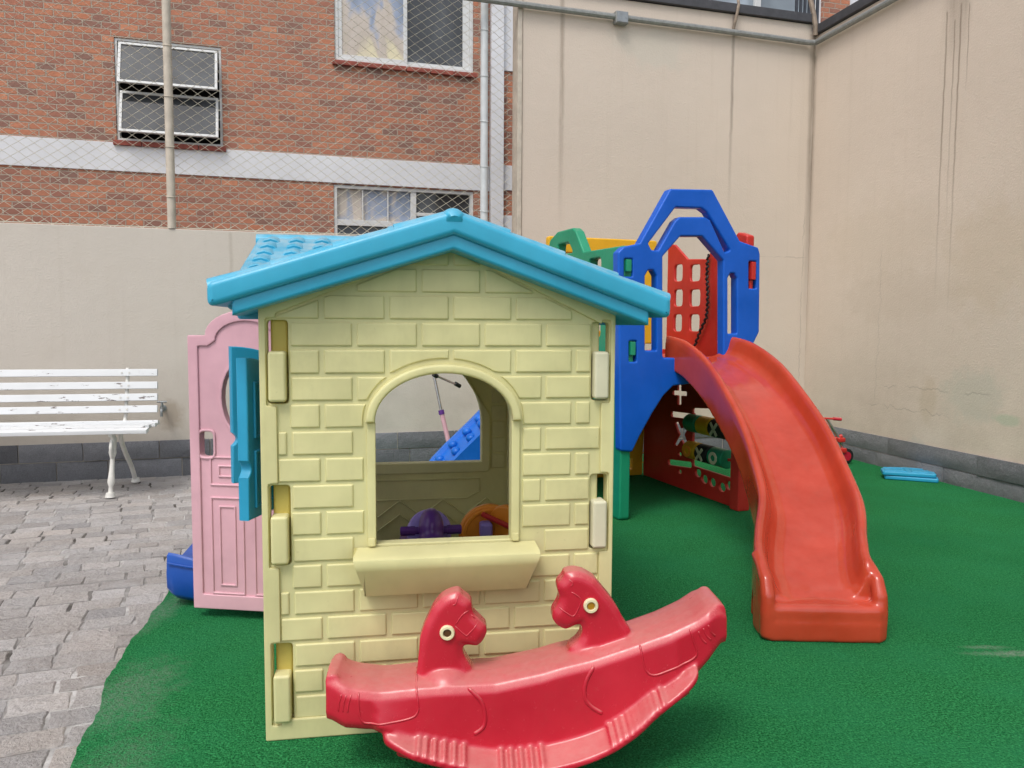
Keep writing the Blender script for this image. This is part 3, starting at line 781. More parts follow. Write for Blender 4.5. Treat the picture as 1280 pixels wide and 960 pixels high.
# side walls (set in from the ends of the front wall) and back wall
WIN_W = (.30, .80); DOOR_W = (.90, 1.385)
def side_top(w): return 1.47-abs(w-HD/2)*.33
dz = 1.16
def side_wall(u, cross, name):
    outl = [(.056, 0), (DOOR_W[0], 0)]+[(DOOR_W[0], dz-.14)]+[((DOOR_W[0]+DOOR_W[1])/2-.24*math.cos(PI*k/12), dz-.14+.14*math.sin(PI*k/12)) for k in range(1, 12)]+[(DOOR_W[1], dz-.14), (DOOR_W[1], 0), (HD-.052, 0), (HD-.052, 1.25)]
    if cross: outl += [(HD/2, 1.46)]
    outl += [(.056, 1.25)]
    bm = slab([outl, arch(WIN_W[0], WIN_W[1], .52, .88, ry=.19)], .045, .004, SD(u))
    loops = brick_loops(16, zP, pitch, lambda a, b: .08, lambda a, b: DOOR_W[0]-.04, .2, bw/2, bw, .019, ((WIN_W[0]+WIN_W[1])/2, .30, .49, .88, .22), None)
    add(bm, plate(loops, .012, .0045, 1), SD(u+(.0225 if u > .5 else -.0225)))
    add(bm, plate(loops, .012, .0045, 1), SD(u-(.0225 if u > .5 else -.0225)))
    return part(name, bm, YEL, house, 40)
side_wall(.078, True, 'side_wall'); side_wall(.952, False, 'side_wall')
# closed inner door panel on the far side of the house
bm = slab([arch(DOOR_W[0]+.004, DOOR_W[1]-.004, .02, dz-.145, ry=.136)], .03, .004, SD(.952))
part('side_door', bm, YEL, house)
bwn = (h(470, 578, HD)[0]-.06, h(600, 573, HD)[0]); bz = .552
outb = [(0, 0), (HW, 0), (HW, rake(HW)), (APEX_U, rake(APEX_U)), (0, rake(0))]
barch = arch(bwn[0], bwn[1], bz, bz+.19, ry=.30)
bm = slab([outb, barch], .046, .004, FR(HD-.023))
add(bm, plate([rnd([(bwn[0]-.035, bz-.05), (bwn[1]+.04, bz-.05), (bwn[1]+.04, bz+.22), ((bwn[0]+bwn[1])/2+.13, bz+.54), ((bwn[0]+bwn[1])/2-.13, bz+.54), (bwn[0]-.035, bz+.22)], .03), barch], .02, .005, 1), FR(HD-.05))
# inner mouldings: panel and zigzag shingle lines
def zig(z, amp, x0, x1, n): return [(x0+(x1-x0)*k/n, HD-.05, z+(amp if k % 2 else 0)) for k in range(n+1)]
for z, n in ((.30, 8), (.235, 8)): tube(bm, zig(z, .075, .12, .93, n), .0045, 5)
tube(bm, [(.12, HD-.05, bz-.08), (.80, HD-.05, bz-.08), (.80, HD-.05, .41), (.74, HD-.05, .38), (.12, HD-.05, .38)], .004, 5)
loops = brick_loops(16, zP, pitch, lambda a, b: bwn[1]+.05, lambda a, b: .925, .2, bw/2, bw, .019, None, None)
add(bm, plate([l for l in loops if l[0][1] > .5 and l[2][1] < 1.15], .012, .004, 1), FR(HD-.047))
part('back_wall', bm, YEL, house, 40)
# ---- roof
roof_bm = bmesh.new()
F0 = -.10
apx = HF.front(568, 262, F0); lf = HF.front(257, 353, F0); rt_ = HF.front(840, 371, F0)
TH = .066
def chev(l, a, r, dz, shrink=0.0):
    return [(l[0]+shrink, l[1]), (a[0], a[1]), (r[0]-shrink, r[1]), (r[0]-shrink, r[1]-dz), (a[0], a[1]-dz), (l[0]+shrink, l[1]-dz)]
def roofslab(bm, l, a, r, M, w0, w1):
    lo = chev(l, a, r, TH); add(bm, plate([rnd(lo, [.022, .03, .022, .018, 0, .018])], w1-w0, .016, 3), M@Matrix.Translation((0, 0, -(w0+w1)/2)))
    s = lambda p: (p[0], p[1]-TH+.008)
    lo2 = chev(s(l), s(a), s(r), .048, .06); lo2[0] = (lo2[0][0], l[1]-TH+.008+.06*(a[1]-l[1])/(a[0]-l[0])); lo2[2] = (lo2[2][0], r[1]-TH+.008+.06*(a[1]-r[1])/(r[0]-a[0]))
    lo2[3] = (lo2[3][0], lo2[2][1]-.046); lo2[5] = (lo2[5][0], lo2[0][1]-.046)
    add(bm, plate([lo2], w1-w0-.036, .010, 2), M@Matrix.Translation((0, 0, -(w0+w1)/2)))
RB = HD+.10
roofslab(roof_bm, lf, apx, rt_, FR(0), F0, RB)
# cross gable over the door side; its chevron lies in y-z
cg_l = (HD/2-.66, 1.295); cg_r = (HD/2+.66, 1.295); cg_a = (HD/2, apx[1]+.002)
Mx = SD(0)
def roofslabX(bm, l, a, r, u0_, u1_):
    add(bm, plate([rnd(chev(l, a, r, TH), [.022, .03, .022, .018, 0, .018])], u1_-u0_, .016, 3), SD((u0_+u1_)/2))
    s = .05
    lo2 = chev((l[0]+.06, l[1]-TH+.027), (a[0], a[1]-TH+.008), (r[0]-.06, r[1]-TH+.027), .046)
    add(bm, plate([lo2], u1_-u0_-.036, .010, 2), SD((u0_+u1_)/2))
roofslabX(roof_bm, cg_l, cg_a, cg_r, -.095, APEX_U)
# stepped pantile relief: rounded columns down every slope
def tiles(bm, P, along, down, nlong, nd, M, wid, ln):
    for i in range(nlong):
        for j in range(nd):
            o = Vector(P)+along*(wid*(i+.5))+down*(ln*j)
            nrm = along.cross(down).normalized()
            if nrm.z < 0: nrm = -nrm
            pts = []
            for t, rr_ in ((0, .86), (.9, 1.0), (1.0, .9)):
                pts.append((o+down*(ln*t)-nrm*(.014-.005*t), wid*.5*rr_))
            n0 = len(bm.verts)
            tube(bm, [p[0] for p in pts], [p[1] for p in pts], 12)
sv = Vector((0, -(cg_a[0]-cg_l[0]), cg_l[1]-cg_a[1])).normalized(); svb = Vector((0, cg_r[0]-cg_a[0], cg_r[1]-cg_a[1])).normalized()
for d in (sv, svb):
    tiles(roof_bm, (-.085, cg_a[0], cg_a[1]-.02), Vector((1, 0, 0)), d, 7, 7, None, .088, .092)
for e, sgn in ((lf, -1), (rt_, 1)):
    d = Vector((e[0]-apx[0], 0, e[1]-apx[1])).normalized()
    tiles(roof_bm, (apx[0], F0+.075, apx[1]-.016), Vector((0, 1, 0)), d, 17, 7, None, .088, .092)
# stepped laps of the verge
for e in (lf, rt_):
    d = Vector((e[0]-apx[0], 0, e[1]-apx[1])); n = 4
    for k in range(n):
        a = Vector((apx[0], 0, apx[1]))+d*(k/n); b = Vector((apx[0], 0, apx[1]))+d*((k+1)/n)
        nm = Vector((-d.z, 0, d.x)).normalized(); nm = nm if nm.z > 0 else -nm
        tube(roof_bm, [a+Vector((0, F0+.035, 0))-nm*.022, b+Vector((0, F0+.035, 0))-nm*.0185], [.028, .031], 14)
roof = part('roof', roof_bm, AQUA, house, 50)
bm = bmesh.new(); tube(bm, [(apx[0], F0+.002, apx[1]-.036), (apx[0], F0+.012, apx[1]-.030), (apx[0], F0+.04, apx[1]-.028), (apx[0], RB, apx[1]-.028)], [.022, .034, .038, .038], 18)
tube(bm, [(-.10, HD/2, apx[1]-.02), (APEX_U, HD/2, apx[1]-.02)], .03, 16)
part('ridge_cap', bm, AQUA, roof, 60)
# ---- pink door, swung open on the left side of the house
DW = .50; hinge = Vector((.05, DOOR_W[0]+.03, 0))
def to_local(v): return Vector(((v-HF.p).dot(HF.e), (v-HF.p).dot(HF.n), v.z))
outer = to_local(gnd(246, 769)); dv = (outer-hinge); DW = dv.xy.length; dang = math.atan2(dv.y, dv.x)
DF = Frame(tuple(HF.w(hinge.x, hinge.y)[:2]), A_H+dang)  # x from hinge outwards
Mdoor = Matrix.Translation(hinge)@Matrix.Rotation(dang, 4, 'Z')
zsh = DF.front(250, 419)[1]; ztp = DF.front(312, 388)[1]; xsh = DF.front(259, 420)[0]
z_bot = .038
def door_outline(i, bot):
    r = xsh-(DW-xsh)-0; c = DW/2; rx = xsh-c
    pts = [(DW-i, bot), (DW-i, zsh-i), (xsh-i*.2, zsh-i)]
    pts += [(c+(rx-i)*math.cos(PI*k/16), zsh-i*.5+(ztp-zsh-i*.5)*math.sin(PI*k/16)) for k in range(0, 17)]
    pts += [(DW-xsh+i*.2, zsh-i), (i, zsh-i), (i, bot)]
    return pts
cx = DW/2; zo = .80
oval = ell(cx, .90, .105, .155, 28)
hs0 = DF.front(253, 570); hs1 = DF.front(269, 539)
hslot = rrect(hs1[0], hs0[1], hs0[0], hs1[1], .02)
base = door_outline(0, z_bot)
bm = slab([rnd(base, .008, 2), oval, hslot], .026, .004, Mdoor@FR(0))
for sgn in (1, -1):
    add(bm, plate([rnd(base, .006, 2), rnd(door_outline(.042, z_bot+.06), .006, 2)], .014, .004, 1), Mdoor@FR(-.015*-sgn))
    add(bm, plate([rrect(hs1[0]-.01, hs0[1]-.01, hs0[0]+.01, hs1[1]+.01, .028), hslot], .014, .004, 1), Mdoor@FR(-.013*-sgn))
    add(bm, plate([ell(cx, .90, .118, .168, 28), oval], .01, .003, 1), Mdoor@FR(-.013*-sgn))
    for rc in ((.09, .545, DW-.08, .665), (.09, .10, cx-.02, .50), (cx+.02, .10, DW-.08, .50)):
        for ins in (0, .035):
            a = (rc[0]+ins, rc[1]+ins, rc[2]-ins, rc[3]-ins)
            add(bm, plate([rrect(*a, .004), rrect(a[0]+.008, a[1]+.008, a[2]-.008, a[3]-.008, .003)], .012, .003, 1), Mdoor@FR(-.0125*-sgn))
part('door', bm, PINK, house, 45, 'open pink panelled door')
# ---- shutters of the side window
def shutter(hw, tip_px, depth_hint, z0, z1, flip):
    hg = Vector((.03, hw, 0)); best = None
    for k in range(0, 360):       # swing about the hinge until the tip sits where the photo has it
        a = R(k*.5+90); t = hg+Vector((math.cos(a), math.sin(a), 0))*.25
        W = HF.w(t.x, t.y, .8)-Vector((0, 0, CAMH)); px = 640+FOC*W.dot(RT)/W.dot(FW)
        e = abs(px-tip_px)+(1000 if t.x > -.01 or t.y < .03 else 0)+ (0 if (t.y < hw) == flip else 500)
        if best is None or e < best[0]: best = (e, a, t)
    a = best[1]; M = Matrix.Translation(hg)@Matrix.Rotation(a, 4, 'Z')
    L = .25
    o = [(0, z0), (L, z0), (L, .80), (L-.0, z1)]+[(L*math.cos(PI/2*k/10), z1-.19+.19*math.sin(PI/2*(1-k/10)) if 0 else z1-.16*(1-math.sqrt(max(0, 1-(k/10)**2)))) for k in range(1, 11)]
    o = [(0, z0), (L, z0), (L, .755)]+[(L-.018*math.sin(PI*k/6), .755+.05*k/6) for k in range(1, 6)]+[(L, .805), (L, z1)]+[(L*(1-k/10), z1-.17*(1-math.sqrt(max(0, 1-(k/10)**2)))) for k in range(1, 11)]
    bm = slab([o], .034, .005, M@FR(0))
    for s in (1, -1):
        for rc in ((.035, z0+.03, L-.035, z0+.2), (.035, z0+.235, L-.035, z0+.4)):
            add(bm, plate([rrect(*rc, .004), rrect(rc[0]+.01, rc[1]+.01, rc[2]-.01, rc[3]-.01, .003)], .012, .003, 1), M@FR(.017*s))
    part('shutter', bm, AQUA2, house, 40)
shutter(.30, 304, 2.6, .63, 1.10, True)
shutter(.80, 289, 2.9, .62, 1.115, True)

# ================================================================ RED DOUBLE HORSE ROCKER
A_R = .06
RF = Frame((.035, 2.14), A_R)
rock = thing('rocking_horse', 'crimson double horse rocking toy tilted up to the right in front of the yellow playhouse', 'rocker', RF.p, A_R)
f = lambda px, py, w=0.0: RF.front(px, py, w)
def prof(lst, w): 
    p = [f(a, b, w) for a, b in lst]; p.sort(); return p
def interp(p, x):
    if x <= p[0][0]: return p[0][1]
    for a, b in zip(p, p[1:]):
        if x <= b[0]: return a[1]+(b[1]-a[1])*(x-a[0])/max(b[0]-a[0], 1e-6)
    return p[-1][1]
top = prof([(410, 824), (418, 817), (428, 820), (445, 829), (480, 833), (530, 828), (575, 825), (620, 821), (680, 808), (730, 796), (775, 781), (820, 765), (850, 751), (868, 739), (880, 734), (892, 742)], 0.06)
topf = prof([(410, 838), (425, 850), (450, 862), (480, 864), (530, 856), (575, 860), (620, 858), (680, 845), (730, 828), (775, 815), (820, 800), (850, 788), (870, 772), (885, 757), (895, 750)], -.10)
botl = prof([(410, 905), (430, 913), (480, 916), (520, 935), (560, 950), (610, 962), (660, 966), (710, 958), (760, 936), (800, 908), (840, 876), (870, 848), (890, 825), (905, 808)], -.10)
for i, (x, z) in enumerate(botl): botl[i] = (x, max(z, .012))
xL, xR = f(409, 860, -.05)[0], f(905, 790, -.05)[0]
bm = bmesh.new(); secs = []
NS = 60
for k in range(NS+1):
    x = xL+(xR-xL)*k/NS; t = k/NS
    zt = interp(top, x)+.004; zf = min(interp(topf, x), zt-.01); zb = interp(botl, x)
    e = min(t, 1-t)*NS
    wt = .085*(1 if e > 3 else .75+.08*e); wb = (.115 if .12 < t < .88 else .10)*(1 if e > 3 else .8+.066*e)
    wm = wt+.012
    mid = (zf+zb)/2
    row = [(-.3*wt, zt), (-.75*wt, zt*.6+zf*.4), (-wt*.98, zf), (-wm, zf-.02), (-(wm*.5+wb*.5), mid), (-wb, zb+.02), (-wb*.9, zb), (wb*.9, zb), (wb, zb+.02), (wm*.5+wb*.5, mid), (wm, zf-.02), (wt*.98, zf), (.75*wt, zt*.6+zf*.4), (.3*wt, zt)]
    secs.append([(x, y, z) for y, z in row])
loft(bm, secs)
# end scrolls (tail humps) thicken both ends
for (pxs) in ([(412, 826), (424, 819), (436, 832)], [(872, 741), (882, 735), (897, 752)]):
    pt = f(*pxs[1], 0.05)
    tube(bm, [(pt[0], -.07, pt[1]-.022), (pt[0], .07, pt[1]-.018)], .02, 12)
# heads: horse profiles, thick and rounded
headL = [(523.1, 841.0), (524.5, 825.3), (526.0, 809.6), (527.4, 792.0), (532.3, 778.3), (538.2, 766.6), (544.0, 754.8), (553.8, 744.0), (562.6, 739.5), (572.8, 736.8), (574.8, 739.2), (577.5, 742.1), (584.2, 746.0), (588.1, 750.1), (587.5, 756.8), (590.4, 764.6), (596.9, 770.5), (605.7, 778.7), (606.7, 786.1), (601.4, 796.3), (595.9, 801.0), (586.1, 800.0), (576.0, 798.9), (576.0, 806.7), (578.7, 816.5), (587.1, 829.2), (592.0, 841.0)]
headR = [(707.5, 825.3), (712.4, 805.7), (722.2, 797.9), (728.1, 789.1), (728.1, 778.3), (725.1, 772.4), (717.3, 775.4), (705.6, 781.0), (695.8, 775.8), (690.7, 768.5), (691.9, 760.3), (697.7, 751.9), (700.7, 742.1), (696.6, 730.3), (698.1, 725.5), (705.6, 718.0), (706.3, 713.3), (717.3, 711.2), (728.1, 713.7), (740.8, 721.1), (749.4, 731.6), (760.3, 744.7), (769.1, 757.8), (775.6, 770.9), (783.3, 781.9), (786.6, 803.8)]
def blob(px, py, rx, ry, rz, rot=0.0):
    x, z = f(px, py, 0.0); M = Matrix.Translation((x, 0, z))@Matrix.Rotation(rot, 4, 'Y')@Matrix.Diagonal((rx, ry, rz, 1))
    bmesh.ops.create_uvsphere(bm, u_segments=24, v_segments=14, radius=1, matrix=M)
keep_bm = bm; bm = bmesh.new()
for hd in (headL, headR):
    L = [f(a, b, 0.0) for a, b in hd]
    add(bm, plate([L], .078, .002, 1, .0025), FR(.0))
raw = remesh(bm, .0042, 1, .5); bm = bmesh.new(); bm.from_mesh(raw)
outs = [[Vector(f(a, b, 0.0)) for a, b in hd] for hd in (headL, headR)]
def edge_dist(L, p):
    best = 9
    for a_, b_ in zip(L[:-1], L[1:]):      # open at the neck base
        e_ = b_-a_; t_ = max(0, min(1, (p-a_).dot(e_)/max(e_.length_squared, 1e-9))); best = min(best, (p-a_-e_*t_).length)
    return best
xm_ = f(632, 800, 0)[0]
for v in bm.verts:
    L = outs[0] if v.co.x < xm_ else outs[1]
    d = min(edge_dist(L, Vector((v.co.x, v.co.z)))/.017, 1)
    v.co.y *= .45+.6*math.sqrt(max(0, 1-(1-d)**2))
heads = remesh(bm, .0038, 2, .5); bm = keep_bm; add(bm, heads)
blob(560, 846, .078, .086, .046, R(4)); blob(736, 820, .084, .086, .046, R(-16))
LINES = []
for pts in [[(568.5, 780.3), (581.2, 792.0), (586.1, 790.4), (597.9, 777.3)], [(568.5, 780.3), (578.3, 766.6), (586.1, 762.6)], [(589.1, 768.5), (594.0, 773.4)], [(565.6, 754.8), (569.5, 753.2), (572.8, 744.0)], [(698.7, 758.7), (707.5, 764.6), (716.3, 768.5), (723.2, 756.8), (725.1, 747.0), (713.4, 738.2)], [(710.5, 723.5), (715.3, 727.4), (712.4, 732.3)]]:
    LINES.append((pts, .0022, 3))
# foot flange following the rocker arc, with tread ridges
arc = [f(a, b, -.11) for a, b in ((478, 911), (500, 917), (524, 923), (580, 933), (638, 939), (700, 929), (752, 912), (790, 890), (817, 869), (857, 842), (874, 828))]
arc = spl(arc, 5)
for sgn in (-1, 1):
    secs = []
    for i, (x, z) in enumerate(arc):
        t = i/(len(arc)-1); w = -.004+.088*max(0.0, math.sin(PI*t))**.55
        zz = max(z, .046)
        secs.append([(x, sgn*.09, zz-.03), (x, sgn*.09, zz+.006), (x, sgn*(.105+w), zz-.016), (x, sgn*(.105+w)*1.01, zz-.032), (x, sgn*(.10+w*.8), zz-.042)])
    b2 = bmesh.new(); loft(b2, secs); add(bm, mesh_of(b2))
    for i in range(8, len(arc)-8, 1):
        if 24 <= i <= 26: continue
        if 9 < i < 16 or 18 < i < 24 or 30 < i < 42:
            x, z = arc[i]; z = max(z, .046); ww = .101+.088*max(0.0, math.sin(PI*i/(len(arc)-1)))**.55
            tube(bm, [(x, sgn*.11, z+.006), (x, sgn*(ww-.012), z-.009), (x, sgn*(ww+.001), z-.022)], .0068, 6)
# base keel under the flange
ks = []
for i, (x, z) in enumerate(arc[4:-4]):
    ks.append([(x, -.12, max(z-.06, .002)), (x, .12, max(z-.06, .002)), (x, .12, z), (x, -.12, z)])
b2 = bmesh.new(); loft(b2, ks); add(bm, mesh_of(b2))
# raised moulding lines: saddle blankets, shoulder curves, tail flutes
def line(pts, w=-.10, r=.0032, n=6): LINES.append((pts, r, n))
line([(448, 866), (449, 885), (452, 897), (460, 902), (490, 899), (512, 895), (521, 890), (523, 880), (519, 855)])
line([(800, 806), (803, 826), (808, 838), (818, 841), (840, 833), (862, 824), (870, 815), (866, 800), (862, 786)])
line([(585, 860), (600, 873), (606, 890), (604, 905), (592, 914)], r=.006)
line([(742, 832), (732, 850), (730, 868), (738, 880), (752, 888)], r=.006)
for d in range(3):
    line([(427+d*6, 868), (424+d*6, 879), (423+d*6, 889)], r=.0028)
    line([(872+d*6, 788-d*4), (876+d*6, 797-d*4), (882+d*6, 803-d*4)], r=.0028)
bmesh.ops.recalc_face_normals(bm, faces=bm.faces)
me = remesh(bm, .0042, 9, .5)
bm = bmesh.new(); bm.from_mesh(me)
from mathutils.bvhtree import BVHTree
tree = BVHTree.FromBMesh(bm)
for pts, rad, n_ in LINES:       # raised mould lines laid on both flanks
    for sg in (-1, 1):
        P = []
        for x, z in spl([f(a, b, -.09 if rad > .0025 else -.03) for a, b in pts], n_):
            hit = tree.ray_cast(Vector((x, sg*1.0, z)), Vector((0, -sg, 0)))[0]
            if hit is not None and abs(hit.y) > .012: P.append(hit+Vector((0, -sg*rad*.25, 0)))
        if len(P) > 2: tube(bm, P, [rad*.4]+[rad]*(len(P)-2)+[rad*.4], 6)
me = mesh_of(bm)
part('rocker_body', me, ROCK, rock, 180)
for (px, py), mt in (((559, 792), EYED), ((739, 758), EYEY)):
    for s in (-1, 1):
        x, z = f(px, py, -.05); M = Matrix.Translation((x, s*.042, z))@Matrix.Rotation(R(90)*(1 if s < 0 else -1), 4, 'X')
        bm = bmesh.new(); lathe(bm, [(.0195, -.01), (.0205, .004), (.018, .009), (.012, .009), (.0105, .003), (.0105, -.008)], M, 24)
        e = part('eye_ring', bm, EYEW, rock, 60)
        bm = bmesh.new(); lathe(bm, [(.0104, -.006), (.0104, .0045), (.004, .0055)], M, 18); part('pupil', bm, mt, e)

# ================================================================ PLAY TOWER
TA = gnd(775, 650); TB = gnd(925, 637)
A_T = math.atan2(TB.y-TA.y, TB.x-TA.x)
TF = Frame((TA.x, TA.y), A_T); TWD = (TB-TA).length; TDP = 1.30
tower = thing('play_tower', 'colourful plastic play tower of blue, green, yellow and red panels behind the playhouse', 'play structure', TA, A_T)
T = TF.front
def tp(lst, w=0.0): return [T(a, b, w) for a, b in lst]
out = tp([(772, 563), (770, 400), (769, 316), (776, 309), (796, 305), (834, 237), (887, 238), (921, 302), (944, 310), (946, 318), (945, 415), (937, 431), (930, 470), (926, 500), (918, 508), (898, 486), (862, 479), (838, 482), (826, 494), (812, 516), (796, 545), (787, 564)])
gap_ = tp([(807, 305), (841, 260), (873, 261), (880, 266), (909, 314), (902, 316), (884, 276), (877, 272), (846, 272), (840, 277), (819, 314), (811, 313)])
opn = tp([(825, 447), (825, 321), (847, 296), (874, 296), (900, 326), (900, 447)])
hol = [tp([(803, 438), (803, 345), (807, 338), (813, 338), (817, 345), (817, 438)]), tp([(906, 417), (906, 348), (909, 342), (914, 342), (917, 348), (917, 417)]),
       tp([(777, 346), (777, 324), (787, 324), (787, 346)]), tp([(783, 452), (783, 426), (792, 426), (792, 452)]), tp([(932, 361), (932, 327), (941, 327), (941, 361)])]
bm = slab([rnd(out, .02, 3), rnd(gap_, .01, 2), rnd(opn, .015, 2)]+[rnd(x, .008, 2) for x in hol], .075, .012, FR(.0), 3)
part('arch_panel', bm, BLUE, tower, 50, 'blue arched front panel')
for i, (a, b) in enumerate((((778.5, 340), (785.5, 325)), ((784, 444), (790.5, 427)))):
    p, q = T(*a), T(*b); bm = bmesh.new(); box(bm, p[0], q[0], -.046, .03, p[1], q[1], .006)
    box(bm, p[0]+.004, q[0]-.004, -.02, .04, p[1]-.05, p[1], .003)
    part('panel_hook', bm, GREEN, tower)
bm = bmesh.new(); p, q = T(934, 350), T(940, 328); box(bm, p[0], q[0], -.046, .03, p[1], q[1], .006); box(bm, p[0]+.004, q[0]-.004, -.02, .04, p[1]-.06, p[1], .003)
part('panel_hook', bm, RED, tower)
# green panel on the left side (plane x = 0)
gtop = TF.side(768, 310, .0)
G = lambda a, b: TF.side(a, b, .02)
go = [(-.02, 0), (.10, 0), (.16, .35), (.30, .52), (.95, .52), (1.08, .35), (1.14, 0), (TDP-.02, 0), (TDP-.02, 1.6)]+[G(*p) for p in ((690, 312), (693, 300), (702, 290), (721, 285), (725, 289), (735, 315))]+[(-.02, G(764, 311)[1])]
bm = slab([rnd(go, .025, 3), rrect(G(757, 330)[0], 1.12, G(742, 330)[0], G(750, 323)[1], .03), rrect(G(736, 330)[0]+.01, 1.12, G(723, 330)[0], G(730, 330)[1], .03), rnd([G(*p) for p in ((703, 306), (716, 303), (722, 316), (702, 318))], .015)], .07, .012, SD(.02), 3)
part('side_panel', bm, GREEN, tower, 50, 'green side panel')
# yellow back panel (plane y = depth)
yo = [(.03, 0), (.12, 0), (.16, .2), (TWD-.18, .2), (TWD-.12, 0), (TWD-.04, 0), (TWD-.04, 1.86), (.03, 1.86)]
yo = [(.03, 0), (TWD-.014, 0), (TWD-.014, 1.05), (TWD+.08, 1.05), (TWD+.08, 1.86), (.03, 1.86)]
W_ = lambda a, b: T(a, b, TDP)
def yr(a, b, c, d): p = W_(a, b); q = W_(c, d); return rrect(p[0], q[1], q[0], p[1], .015)
yh = [rrect(.12, 1.15, .36, 1.74, .04), rrect(.44, 1.15, .68, 1.74, .04), yr(776, 572, 789, 586), yr(802, 508, 813, 521), yr(776, 538, 787, 555)]
bm = slab([rnd(yo, .02)]+yh, .06, .010, FR(TDP), 2)
for a, b in ((804, 571), (781, 520)):
    p = W_(a, b); add(bm, plate([ell(p[0], p[1], .048, .048), ell(p[0], p[1], .04, .04)], .012, .003, 1), FR(TDP-.031))
part('back_panel', bm, YELLOW, tower, 50, 'yellow back panel')
# red panel on the right side (plane x = width): grid above, sums and spinning blocks below
RT_ = .024
K = lambda a, b: TF.side(a, b, TWD-RT_/2)
yg = lambda px: K(px, 400)[0]
zg = lambda px, py: K(px, py)[1]
def bar(a, b, c, d, r=.014): p = K(a, b); q = K(c, d); return rrect(min(p[0], q[0]), min(p[1], q[1]), max(p[0], q[0]), max(p[1], q[1]), r, 3)
yt = yg(833)
ro_ = [(.04, 0), (TDP-.031, 0), (TDP-.031, 1.0), (yt, 1.02), (yt, zg(833, 306)), (yg(841), zg(841, 306)), (yg(857), zg(857, 324)), (yg(882), zg(882, 324)), (yg(890), zg(890, 306)), (yg(900), zg(900, 296)), (yg(912), 1.70), (.04, 1.70)]
gh = [bar(a, b, c, d, .03) for a, b, c, d in ((842.5, 352, 853, 330), (862, 352, 875, 330), (842, 383, 853, 361.5), (861.5, 383, 875, 361.5), (841.5, 414, 852, 393), (861, 414, 874, 393))]
gh.append(rnd([(.12, 1.08), (yg(896), 1.08), (yg(898), 1.40), (yg(903), 1.62), (.12, 1.62)], .03))
plus = [K(*p) for p in ((840, 488), (846, 488.5), (846, 481), (851, 481), (851, 489), (858, 489.5), (858, 495), (851, 494.5), (851, 506), (846.5, 505.5), (846.5, 494), (840, 493.5))]
minus = rnd([K(*p) for p in ((838, 521), (866, 524.5), (866, 517.5), (838, 514))], .02)
times = [K(*p) for p in ((842.5, 528), (847, 527), (851, 536), (857, 528.5), (862, 530), (855, 543), (860, 557), (855, 559), (851, 549.5), (846, 557), (841, 556), (848, 543))]
divh = [rnd([K(*p) for p in ((834.5, 581), (864, 585), (864, 577.5), (834.5, 574))], .02)]
for a, b in ((849, 567.5), (849, 589.5)): p = K(a, b); divh.append(ell(p[0], p[1], .026, .015, 14))
tic = [K(*p) for p in ((865, 582), (915, 598), (915, 512), (865, 510))]
dots = []
for a, b in ((872, 591), (880, 599), (890, 603), (902, 609), (911, 607)): p = K(a, b); dots.append(ell(p[0], p[1], .04, .030, 16))
bm = slab([rnd(ro_, .02, 3), rnd(plus, .008, 2), minus, rnd(times, .008, 2), rnd(tic, .02)]+divh+dots+gh, RT_, .007, SD(TWD-.0), 2)
redp = part('side_panel', bm, RED, tower, 50, 'red side panel with cut-out sum signs and spinning blocks')
bm = bmesh.new(); box(bm, TWD-.055, TWD+.04, -.05, .045, 0, .92, .012)
part('corner_post', bm, RED, tower)
tz = zg(925, 292)
bm = slab([rnd([(-.03, 1.60), (.115, 1.60), (.115, tz-.03), (.07, tz+.01), (-.03, tz-.02)], .02)], .06, .012, SD(TWD+.005)); part('top_bracket', bm, RED, tower)
# spinning noughts-and-crosses blocks on rods
def o_mark(bm, y, z, u):
    add(bm, plate([ell(y, z, .046, .042, 18), ell(y, z, .026, .022, 18)], .006), SD(u))
def x_mark(bm, y, z, u):
    for a in (42, -42):
        M = Matrix.Translation((u, y, z))@Matrix.Rotation(R(a), 4, 'X'); box(bm, -.003, .003, -.010, .010, -.055, .055, 0, M)
cols = [[GREEN, YELLOW, BLACK], [YELLOW, BLACK, GREEN], [BLACK, GREEN, YELLOW]]
mk = [['', '', 'X'], ['O', 'X', 'O'], ['X', 'O', '']]
edges_ = [yg(863), yg(878.5), yg(894.5), yg(914)]
zr_ = [K(880, 532)[1], K(888, 569)[1]]
for i in range(2):
    z = zr_[i]
    bm = bmesh.new(); tube(bm, [(TWD, edges_[-1]-.02, z), (TWD, edges_[0]+.02, z)], .010, 8); part('rod', bm, RED, redp)
    for j in range(3):
        y0_, y1_ = edges_[j+1]+.006, edges_[j]-.006; y = (y0_+y1_)/2; hl = (y1_-y0_)/2
        b3 = bmesh.new(); lathe(b3, [(.054, -hl), (.064, -hl+.008), (.064, hl-.008), (.054, hl)], Matrix.Translation((TWD-.004, y, z))@Matrix.Rotation(R(90), 4, 'X'), 18)
        blk = part('spinning_block', b3, cols[i][j], redp, 40)
        bm = bmesh.new()
        if mk[i][j] == 'O': o_mark(bm, y, z, TWD-.069)
        elif mk[i][j] == 'X': x_mark(bm, y, z, TWD-.069)
        else: bm.free(); continue
        part('mark', bm, CREAM if cols[i][j] is not YELLOW else ORANGE, blk, None)
# platform
bm = bmesh.new(); box(bm, .06, TWD-.04, .04, TDP-.04, .90, .985, .015); part('platform', bm, RED, tower)
# dark rope hanging down the red panel
bm = bmesh.new()
rope = []
for k in range(60):
    t = k/59; q = K(889-4*t-14*max(0, t-.7)/.3*.9, 318+114*t); rope.append((TWD-.034+.006*math.sin(k*1.9), q[0]+.006*math.cos(k*1.9)+.01*math.sin(t*9), q[1]))
tube(bm, rope, .009, 6)
part('rope', bm, BLACK, tower, 60, 'dark frayed rope')
